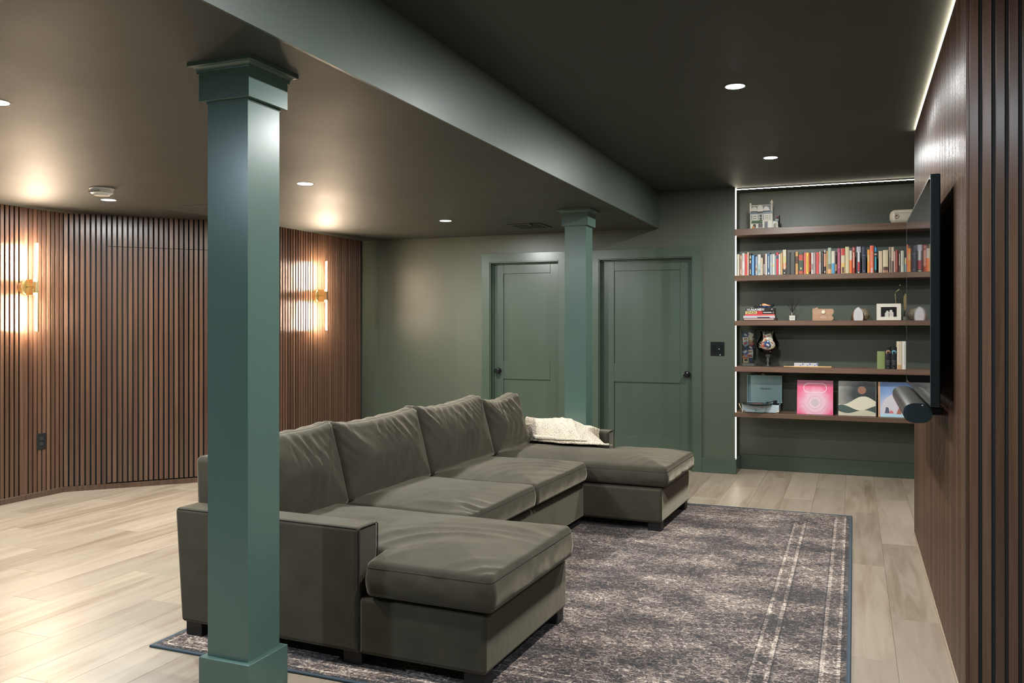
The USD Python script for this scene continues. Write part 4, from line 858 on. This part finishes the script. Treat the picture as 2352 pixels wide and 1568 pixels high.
pf = thing('photo_frame', 'white picture frame with a dark photograph of two people, middle shelf', 'picture frame', (.288, 8.38, z3))
LN = .12
def fr(m, dz=0.0): return stand(m, .288, 8.362, z3 + .0005, LN)
def rc(x0, x1, y0, y1, d, off=0.0):
    m = prism([(x0, y0), (x1, y0), (x1, y1), (x0, y1)], d); m.vertices[:, 2] += off; return m
wf = plain(col(216, 208, 194), .4)
for (a, b, c_, d_) in ((-.100, .100, 0, .031), (-.100, .100, .119, .150), (-.100, -.065, .031, .119), (.065, .100, .031, .119)): part('frame_rail', fr(rc(a, b, c_, d_, .014)), wf, pf)
part('backing', fr(rc(-.098, .098, .002, .148, .004, -.004)), foot_black, pf)
ph = part('photograph', fr(rc(-.066, .066, .030, .120, .004, .001)), plain((.012, .012, .013), .15), pf)
for (cx_, hh, w_) in ((-.012, .052, .017), (.018, .060, .018)):
    part('person_print', fr(rc(-1, 1, 0, 1, .0004, .0052)) if False else fr((lambda q: (q.apply_translation([0, 0, .0052]), q)[1])(prism(Polygon([(cx_ - w_, .031), (cx_ + w_, .031), (cx_ + w_, .031 + hh * .62), (cx_ + w_ * .45, .031 + hh * .80), (cx_ + w_ * .4, .031 + hh), (cx_ - w_ * .4, .031 + hh), (cx_ - w_ * .45, .031 + hh * .80), (cx_ - w_, .031 + hh * .62)]).buffer(.003), .0004))), plain(col(196, 190, 180), .4), ph)
part('easel_leg', hull([(.27, 8.385, z3 + .10), (.306, 8.385, z3 + .10), (.27, 8.45, z3 + .001), (.306, 8.45, z3 + .001), (.27, 8.455, z3 + .001), (.306, 8.39, z3 + .10)]), foot_black, pf)

bo = thing('brass_ornament', 'slender brass ornament with a looped arm and a leaf shaped blade behind the photo frame', 'ornament', (.415, 8.44, z3))
part('foot', lathe([(0, 0), (.016, 0), (.016, .030), (.013, .034), (0, .034)], 24, (.415, 8.44, z3)), plain(col(206, 196, 176), .4), bo, smooth=40)
part('stem', tube([(.415, 8.44, z3 + .03), (.424, 8.44, z3 + .09), (.425, 8.44, z3 + .15), (.414, 8.44, z3 + .23), (.395, 8.44, z3 + .30), (.386, 8.44, z3 + .315)], .0035, 8), plain((.10, .075, .03), .3, 1.0), bo, smooth=60)
lf = [(0, 0), (.012, .04), (.018, .085), (.014, .12), (.002, .150), (-.008, .12), (-.010, .08), (-.007, .04)]
part('blade', stand(prism(Polygon(lf).buffer(.003), .004), .424, 8.436, z3 + .09), brass, bo)
part('looped_arm', tube([(.350, 8.44, z3 + .155), (.347, 8.44, z3 + .20), (.343, 8.44, z3 + .235), (.350, 8.44, z3 + .258), (.366, 8.44, z3 + .272), (.378, 8.44, z3 + .282)], .0028, 8), brass, bo, smooth=60)
part('arm_post', tube([(.400, 8.44, z3 + .032), (.36, 8.44, z3 + .10), (.350, 8.44, z3 + .157)], .0028, 8), brass, bo, smooth=60)
part('finial', trimesh.creation.icosphere(2, .008).apply_translation([.386, 8.44, z3 + .318]), brass, bo, smooth=True)

# ------------------------------------------------------------------ fourth shelf: glass vases full of matchbooks, drumstick, books
z4 = ST[3]
vs = thing('glass_vase', 'tall square clear glass vase packed with matchbooks', 'vase', (-.936, 8.40, z4))
def frame_tube(hw0, hw1, t, z0, z1, cx, cy):
    o = square_loft([(hw0, z0), (hw1, z1)], cx, cy); return o
vx, vy = -.936, 8.42
for (sx_, sy_) in ((1, 0), (-1, 0), (0, 1), (0, -1)):
    a0, a1 = .053, .060; t_ = .003; P = []
    for z_, a in ((z4 + .030, a0), (z4 + .345, a1)):
        for q in (-a, a):
            for d_ in (a, a - t_):
                P.append((vx + (d_ * sx_ if sx_ else q), vy + (d_ * sy_ if sy_ else q), z_))
    part('pane', hull(P), glass, vs)
part('base', cbox(vx - .053, vx + .053, vy - .053, vy + .053, z4 + .0005, z4 + .030, .003), M('thick_glass', {'p': ('principled_bsdf', dict(base_color=(.75, .78, .74), roughness=.03, transmission_weight=.9, ior=1.45))}, []), vs)
mb_cols = [(206, 184, 156), (214, 206, 196), (150, 170, 180), (60, 90, 140), (196, 150, 110), (40, 36, 36), (222, 196, 170), (186, 60, 50), (90, 110, 150), (216, 210, 180), (30, 60, 110), (200, 110, 60), (170, 150, 130), (226, 220, 212)]
mb_names = ['tan', 'white', 'pale blue', 'blue', 'caramel', 'black', 'peach', 'red', 'slate blue', 'ivory', 'navy', 'orange', 'taupe', 'bright white']
def matchbook(c, p, R, w, h, d, label, group):
    t = thing('matchbook', label, 'matchbook', p, group=group)
    def tr(m): m.vertices = m.vertices @ R.T + p; return m
    cc = plain(col(*mb_cols[c]), .5); k = mb_cols[(c + 5) % len(mb_cols)]
    part('cover', tr(cbox(-w / 2, w / 2, -d / 2, d / 2, -h / 2, h / 2, .001)), cc, t)
    part('print', tr(box(-w * .3, w * .3, -d / 2 - .0006, d / 2 + .0006, -h * .1, h * .28)), plain(col(*k), .5), t)
def rotm(a, b, c): return trimesh.transformations.euler_matrix(a, b, c)[:3, :3]
rm = random.Random(11)
lv = ['lowest', 'low', 'lower middle', 'middle', 'upper middle', 'high', 'highest']
k = 0
for i in range(7):
    for j in range(2):
        c = (k * 5 + i) % 14; zz = z4 + .056 + i * .040
        matchbook(c, np.array([vx + (-.021 if j == 0 else .021) + rm.uniform(-.004, .004), vy - .034 - .008 * (j == 0) + rm.uniform(-.003, .002), zz]), rotm(rm.uniform(-.06, .06), rm.uniform(-.7, .7), rm.uniform(-.06, .06)), .050, .046, .006,
                  f'{mb_names[c]} matchbook, {lv[i]} layer on the {"left" if j == 0 else "right"} in the square vase', 'matchbooks in the square vase'); k += 1
for i in range(6):
    c = (i * 3 + 1) % 14
    matchbook(c, np.array([vx + rm.uniform(-.01, .01), vy + .008 + rm.uniform(-.004, .004), z4 + .062 + i * .044]), rotm(rm.uniform(-.1, .1), rm.uniform(-.6, .6), rm.uniform(-.2, .2)), .046, .042, .018, f'{mb_names[c]} matchbook in the inner {lv[i]} layer of the square vase', 'matchbooks in the square vase')

gb = thing('glass_goblet', 'large clear glass goblet on a stem holding matchbooks', 'goblet', (-.760, 8.42, z4))
gx, gy = -.760, 8.42
outer = [(.006, .118), (.030, .122), (.066, .140), (.094, .168), (.104, .198), (.098, .228), (.078, .262), (.066, .292), (.067, .316), (.072, .330)]
inn = [(r - .0025, z + .002) for r, z in outer[::-1]][:-1] + [(0, .1245)]
part('bowl', lathe([(0, .118)] + outer + inn, 48, (gx, gy, z4)), glass, gb, smooth=50)
dark_glass = plain((.02, .022, .022), .04, 0.0, specular_ior_level=.9)
part('stem', lathe([(0, .010), (.012, .010), (.007, .022), (.006, .036), (.013, .046), (.008, .056), (.014, .070), (.009, .082), (.017, .096), (.024, .112), (.012, .119), (0, .119)], 28, (gx, gy, z4)), M('stem_glass', {'p': ('principled_bsdf', dict(base_color=(.55, .58, .56), roughness=.03, transmission_weight=.85, ior=1.5))}, []), gb, smooth=50)
part('foot', lathe([(0, .0005), (.060, .0005), (.062, .003), (.030, .007), (.012, .011), (0, .011)], 36, (gx, gy, z4)), M('foot_glass', {'p': ('principled_bsdf', dict(base_color=(.5, .52, .5), roughness=.03, transmission_weight=.85, ior=1.5))}, []), gb, smooth=50)
spots = [(-.060, .185), (-.022, .170), (.020, .165), (.058, .190), (-.074, .215), (-.038, .212), (.004, .204), (.044, .222), (.078, .214), (-.052, .248), (-.014, .244), (.026, .254), (-.030, .282), (.012, .288), (.050, .255), (-.002, .225)]
for i, (dx, dz) in enumerate(spots):
    c = [6, 11, 4, 9, 1, 7, 10, 13, 0, 9, 6, 1, 2, 13, 12, 3][i]
    rr = np.interp(dz, [.13, .17, .2, .23, .26, .29], [.05, .085, .094, .088, .07, .058]); dy = -math.sqrt(max(0., (rr - .016) ** 2 - dx * dx)) * .9
    matchbook(c, np.array([gx + dx * .9, gy + dy, z4 + dz]), rotm(rm.uniform(-.1, .1) - (dz - .2) * 2.5 * 0, rm.uniform(-.7, .7), math.atan2(dx, -dy + .02) * .8), .050, .042, .006, f'{mb_names[c]} matchbook in the goblet, {["left", "middle", "right"][0 if dx < -.03 else 2 if dx > .03 else 1]} of its {["lower", "middle", "upper"][0 if dz < .195 else 1 if dz < .235 else 2]} part' + (' toward the front' if i == 15 else ''), 'matchbooks in the goblet')
for i, (dx, dz) in enumerate(((-.04, .17), (.0, .165), (.04, .18), (-.035, .215), (.012, .22), (.05, .225), (-.01, .26), (.02, .275))):
    c = (i * 4 + 2) % 14
    matchbook(c, np.array([gx + dx, gy + .0, z4 + dz]), rotm(0, rm.uniform(-.7, .7), rm.uniform(-.4, .4)), .040, .034, .016, f'{mb_names[c]} matchbook buried in the {["lowest", "bottom", "right", "left", "centre", "far right", "upper", "top"][i]} core of the goblet', 'matchbooks in the goblet')

ds = thing('drumstick', 'pale wooden drumstick lying on the shelf below the patterned box', 'drumstick', (-.40, 8.335, z4))
st_w = plain(col(216, 170, 112), .4)
m = lathe([(0, 0), (.0048, .002), (.0055, .012), (.004, .022), (.0036, .028), (.0055, .075), (.0072, .12), (.0072, .412), (.006, .418), (0, .419)], 16); v = m.vertices; m.vertices = np.stack([-.609 + v[:, 2], 8.325 + v[:, 0], z4 + .0075 + v[:, 1]], 1); m.fix_normals()
part('shaft', m, st_w, ds, smooth=40)
pb = thing('slim_box', 'slim white box with a blue pattern behind the drumstick', 'box', (-.415, 8.38, z4))
part('box_body', cbox(-.520, -.311, 8.36, 8.42, z4, z4 + .040, .001), plain(col(204, 200, 204), .5), pb)
part('lid_line', box(-.5205, -.3105, 8.3592, 8.3605, z4 + .027, z4 + .0282), plain(col(150, 146, 150), .5), pb)
part('blue_print', [stand(prism(Point(0, 0).buffer(r_, 5), .0005), -.505 + x_, 8.3598, z4 + z_) for x_, z_, r_ in [(.02 + .021 * i, .018 + .012 * ((i * 7) % 3 - 1), .004 + .002 * (i % 3)) for i in range(9)]], plain(col(110, 124, 176), .5), pb, kind='stuff')
gp_ = 'upright books at the right of the fourth shelf'
book_upright('book', 'short moss green cloth book left of the two black boxes', .192, .257, 8.325, z4, .158, .11, (126, 140, 88), [], gp_)
for x0, x1, cr, lab in ((.259, .3045, (176, 132, 100), 'black slipcase with a copper ring, left of its twin'), (.306, .3515, (96, 160, 176), 'black slipcase with a pale teal ring, right of its twin')):
    t = book_upright('slipcase', lab, x0, x1, 8.325, z4, .196, .13, (14, 15, 18), [(.36, .375, .12, (190, 180, 172)), (.26, .30, .25, (96, 94, 92)), (.19, .22, .2, (90, 88, 86)), (.05, .07, .42, (200, 200, 200))], gp_, cat='box')
    xm = (x0 + x1) / 2
    part('ring_print', stand(prism(Point(0, 0).buffer(.0195, 10).difference(Point(.002, -.006).buffer(.0135, 10)), .0008), xm, 8.3245, z4 + .150), plain(col(*cr), .5), t)
    part('ring_print', stand(prism(Point(0, 0).buffer(.007, 8), .0008), xm + .001, 8.3245, z4 + .148), plain(col(60, 50, 40) if cr[0] > 150 else col(30, 60, 70), .5), t)
book_upright('book', 'tall cream book with a tan foot right of the black slipcases', .3535, .394, 8.322, z4, .248, .15, (206, 190, 166), [(.0, .155, .0, (186, 150, 100)), (.25, .9, .46, (150, 140, 126))], gp_)
book_upright('book', 'tall white book nearest the television on the fourth shelf', .396, .427, 8.312, z4, .249, .16, (208, 204, 196), [(.15, .9, .44, (150, 150, 150))], gp_)

# ------------------------------------------------------------------ lowest shelf: record player and album covers
z5 = ST[4]
rp = thing('record_player', 'pale blue suitcase record player with its lid open on the lowest shelf', 'record player', (-.80, 8.42, z5))
cs, ln_ = plain(col(176, 190, 196), .4), plain(col(150, 178, 184), .45)
cx0, cx1, cy0, cy1, cz1 = -.985, -.650, 8.318, 8.545, z5 + .078
part('case', [cbox(cx0, cx1, cy0, cy0 + .006, z5 + .004, cz1, .003), cbox(cx0, cx1, cy1 - .006, cy1, z5 + .004, cz1, .003), cbox(cx0, cx0 + .006, cy0 + .006, cy1 - .006, z5 + .004, cz1, .002), cbox(cx1 - .006, cx1, cy0 + .006, cy1 - .006, z5 + .004, cz1, .002), box(cx0 + .004, cx1 - .004, cy0 + .004, cy1 - .004, z5 + .004, z5 + .062)], cs, rp)
part('deck', cbox(cx0 + .006, cx1 - .006, cy0 + .006, cy1 - .006, z5 + .062, z5 + .070, .001), plain((.012, .012, .014), .4), rp)
def lidp(m): return m
lz0, lz1, ly = z5 + .080, z5 + .345, 8.535
lid = part('lid', [cbox(cx0 + .022, cx1 + .012, ly + .030, ly + .036, lz0, lz1, .002), cbox(cx0 + .022, cx0 + .029, ly - .02, ly + .030, lz0, lz1, .002), cbox(cx1 + .005, cx1 + .012, ly - .02, ly + .030, lz0, lz1, .002), cbox(cx0 + .029, cx1 + .005, ly - .02, ly + .030, lz1 - .007, lz1, .002), cbox(cx0 + .029, cx1 + .005, ly - .02, ly + .030, lz0, lz0 + .007, .002)], ln_, rp)
lm = meshkit.text_mesh('CROSLEY', .0135, .0008, True); lm.vertices[:, 0] *= 1.25; lm.vertices[:, 0] -= lm.vertices[:, 0].mean()
part('lettering', stand(lm, (cx0 + cx1) / 2 + .018, ly + .0295, z5 + .205), plain((.02, .022, .024), .4), lid)
hk = part('lid_hook', tube([(-.815 + .014 * math.cos(a), ly - .015, lz1 + .012 * math.sin(a)) for a in np.linspace(0, math.pi, 9)], .003, 6), plain((.6, .6, .58), .25, 1.0), lid, smooth=50)
pc = (-.855, 8.362)
part('platter', lathe([(0, 0), (.098, 0), (.098, .012), (0, .012)], 40, (pc[0], pc[1], z5 + .071)), plain((.05, .05, .055), .3, .5), rp, smooth=40)
vinyl = M('vinyl', {'g': ('geometry', {}), 'v': ('vector_math', dict(math_type='subtract', vector2=(pc[0], pc[1], 0))), 's': ('separate_xyz', {}), 'c': ('combine_xyz', {}), 'l': ('vector_math', dict(math_type='length')), 'w': ('math', dict(math_type='multiply', value2=2500.)), 'si': ('math', dict(math_type='sine')), 'b': ('bump', dict(strength=.3, distance=.0005)), 'p': ('principled_bsdf', dict(base_color=(.008, .008, .009), roughness=.22))},
          [('g.position', 'v.vector1'), ('v.vector', 's.vector'), ('s.x', 'c.x'), ('s.y', 'c.y'), ('c.vector', 'l.vector1'), ('l.value', 'w.value1'), ('w.value', 'si.value1'), ('si.value', 'b.height'), ('b.normal', 'p.normal')])
lp = thing('vinyl_record', 'black vinyl record lying on the record player', 'record', (pc[0], pc[1], z5 + .0840), group=None)
part('disc', lathe([(.0035, 0), (.150, 0), (.150, .002), (.0035, .002), (.0035, 0)], 64, (pc[0], pc[1], z5 + .0840)), vinyl, lp, smooth=40)
part('paper_label', lathe([(.0035, .0021), (.050, .0021), (.050, .0026), (.0035, .0026), (.0035, .0021)], 40, (pc[0], pc[1], z5 + .0840)), plain(col(120, 60, 54), .5), lp, smooth=40)
part('spindle', cyl((pc[0], pc[1], z5 + .08), (pc[0], pc[1], z5 + .101), .003, 10), plain((.7, .7, .7), .2, 1.0), rp, smooth=40)
part('tonearm_base', cyl((-.700, 8.49, z5 + .070), (-.700, 8.49, z5 + .108), .017, 20), black_plastic, rp, smooth=40)
part('tonearm', tube([(-.700, 8.49, z5 + .106), (-.706, 8.44, z5 + .104), (-.735, 8.40, z5 + .098), (-.765, 8.385, z5 + .095)], .004, 8), plain((.10, .10, .10), .3, .6), rp, smooth=50)
part('cartridge', cbox(-.775, -.757, 8.376, 8.394, z5 + .0875, z5 + .099, .002), black_plastic, rp)
part('speed_knob', cyl((-.672, 8.36, z5 + .070), (-.672, 8.36, z5 + .082), .009, 16), black_plastic, rp, smooth=40)
part('handle', tube([(-.872, cy0 - .001, z5 + .040), (-.872, cy0 - .010, z5 + .030), (-.866, cy0 - .012, z5 + .014), (-.85, cy0 - .012, z5 + .009), (-.79, cy0 - .012, z5 + .009), (-.774, cy0 - .012, z5 + .014), (-.768, cy0 - .010, z5 + .030), (-.768, cy0 - .001, z5 + .040)], .0055, 8), ln_, rp, smooth=50)
for xx in (-.874, -.760): part('latch', cbox(xx - .018, xx + .018, cy0 - .004, cy0 + .001, z5 + .052, z5 + .072, .001), plain((.55, .52, .48), .3, .9), rp)
part('centre_latch', cbox(-.826, -.806, cy0 - .005, cy0 + .001, z5 + .050, z5 + .078, .001), plain((.55, .55, .55), .25, 1.0), rp)
for xx in (cx0 + .012, cx1 - .012): part('corner_cap', rbox(xx - .014, xx + .014, cy0 - .003, cy0 + .012, z5 + .0005, z5 + .022, .005), plain((.70, .62, .50), .25, 1.0), rp, smooth=50)
part('lid_stay', tube([(-.985, 8.335, z5 + .010), (-1.005, 8.33, z5 + .055), (-1.014, 8.33, z5 + .078), (-1.016, 8.34, z5 + .082), (-1.016, 8.40, z5 + .082)], .0028, 8), plain((.75, .62, .45), .3, 1.0), rp, smooth=50)

def album(label, x, yb, lean, layers, edge_col):
    t = thing('album_cover', label, 'record sleeve', (x + .157, yb, z5), group='album covers leaning on the lowest shelf')
    part('sleeve', stand(rc(0, .315, 0, .315, .006), x, yb, z5 + .001, lean), plain(col(*edge_col), .35), t)
    for nme, geom, c, off in layers:
        g_ = geom.intersection(Polygon([(.001, .001), (.314, .001), (.314, .314), (.001, .314)]))
        for q in (getattr(g_, 'geoms', None) or [g_]):
            if q.geom_type != 'Polygon' or q.area < 1e-6: continue
            m = prism(q, .0003); m.vertices[:, 2] += .006 + off; part(nme, stand(m, x, yb, z5 + .001, lean), c if not isinstance(c, tuple) else plain(col(*c), .3), t)
    return t
def R_(a, b, c, d): return Polygon([(a, c), (b, c), (b, d), (a, d)])
def wash(name, centre, rad, ramp, seed, namp=.25, nscale=18.):
    return M(name, {'g': ('geometry', {}), 'sb': ('vector_math', dict(math_type='subtract', vector2=centre)), 'm': ('vector_math', dict(math_type='multiply', vector2=(1 / rad[0], 0., 1 / rad[1]))), 'ln': ('vector_math', dict(math_type='length')), 'n': ('noise_texture', dict(scale=nscale, detail=3.)),
             'a': ('math', dict(math_type='multiply_add', value2=namp)), 'r': ('rgb_ramp', dict(ramp=ramp)), 'p': ('principled_bsdf', dict(roughness=.28))},
             [('g.position', 'sb.vector1'), ('sb.vector', 'm.vector1'), ('m.vector', 'ln.vector1'), ('g.position', 'n.vector'), ('n.fac', 'a.value1'), ('ln.value', 'a.value3'), ('a.value', 'r.fac'), ('r.color', 'p.base_color')])
ax = -.494
pinkw = wash('pink_wash', (ax + .157, 8.37, z5 + .10), (.26, .26), [(.15, srgb(226, 196, 206)), (.5, srgb(222, 170, 188)), (.75, srgb(222, 90, 130)), (1., srgb(214, 56, 108))], 1)
oval = LineString([(.10, .245), (.215, .245)]).buffer(.045, 16)
album('bright pink album cover with a pale oval and circle', ax, 8.352, .16, [('print', R_(0, .315, 0, .315), pinkw, .0), ('print', R_(0, .315, .283, .315), (150, 26, 84), .0004), ('print', oval.difference(oval.buffer(-.005)), (232, 206, 214), .0005),
      ('print', Point(.157, .11).buffer(.060, 16).difference(Point(.157, .11).buffer(.055, 16)), (196, 160, 176), .0005), ('print', Point(.157, .11).buffer(.036, 12), (196, 172, 184), .0005), ('print', LineString([(.05, .10), (.10, .03), (.157, .012), (.215, .03), (.265, .10)]).buffer(.0014), (200, 130, 156), .0006)], (214, 90, 130))
ax = -.135
dkw = wash('dark_wash', (ax + .24, 8.37, z5 + .20), (.26, .24), [(.1, srgb(26, 32, 34)), (.55, srgb(40, 48, 50)), (.85, srgb(110, 108, 104)), (1.1, srgb(150, 146, 138))], 2)
def wave_poly(y0, a, k, ph): return Polygon([(0, 0)] + [(x_, y0 + a * math.sin(k * x_ + ph)) for x_ in np.linspace(0, .315, 24)] + [(.315, 0)])
album('dark album cover with plain cream waves and a tan disc', ax, 8.345, .16, [('print', R_(0, .315, 0, .315), dkw, 0.), ('print', wave_poly(.140, .040, 17, 4.2), (206, 198, 176), .0004), ('print', wave_poly(.075, .024, 20, 1.0), (60, 76, 70), .0006), ('print', wave_poly(.040, .016, 22, 3.0), (190, 180, 158), .0008), ('print', Point(.200, .235).buffer(.036, 16), (140, 96, 72), .0006)], (60, 60, 60))
album('thin white sleeve edge standing right behind the dark album cover', ax + .006, 8.358, .15, [], (206, 200, 190))
ax = .2
skw = wash('sky_wash', (ax + .16, 8.37, z5 - .10), (.40, .44), [(.30, srgb(196, 200, 214)), (.62, srgb(196, 196, 212)), (.80, srgb(140, 164, 204)), (1.05, srgb(84, 116, 170))], 3, .18, 9.)
album('album cover with a pale dome under a blue sky, beside the soundbar', ax, 8.345, .14, [('print', R_(.018, .315, 0, .315), skw, 0.), ('print', Point(.15, .09).buffer(.115, 20), (206, 198, 206), .0004), ('print', R_(.018, .315, 0, .030), (176, 206, 220), .0008), ('print', Polygon([(.055, .035), (.095, .035), (.085, .085), (.065, .09)]), (84, 84, 104), .001), ('print', Polygon([(.09, .035), (.13, .035), (.118, .055), (.10, .06)]), (206, 110, 120), .0012), ('print', Polygon([(.15, .03), (.19, .03), (.185, .075), (.17, .085), (.16, .06)]), (170, 106, 90), .001), ('print', R_(0, .018, 0, .315), (196, 150, 120), .0)], (190, 150, 120))
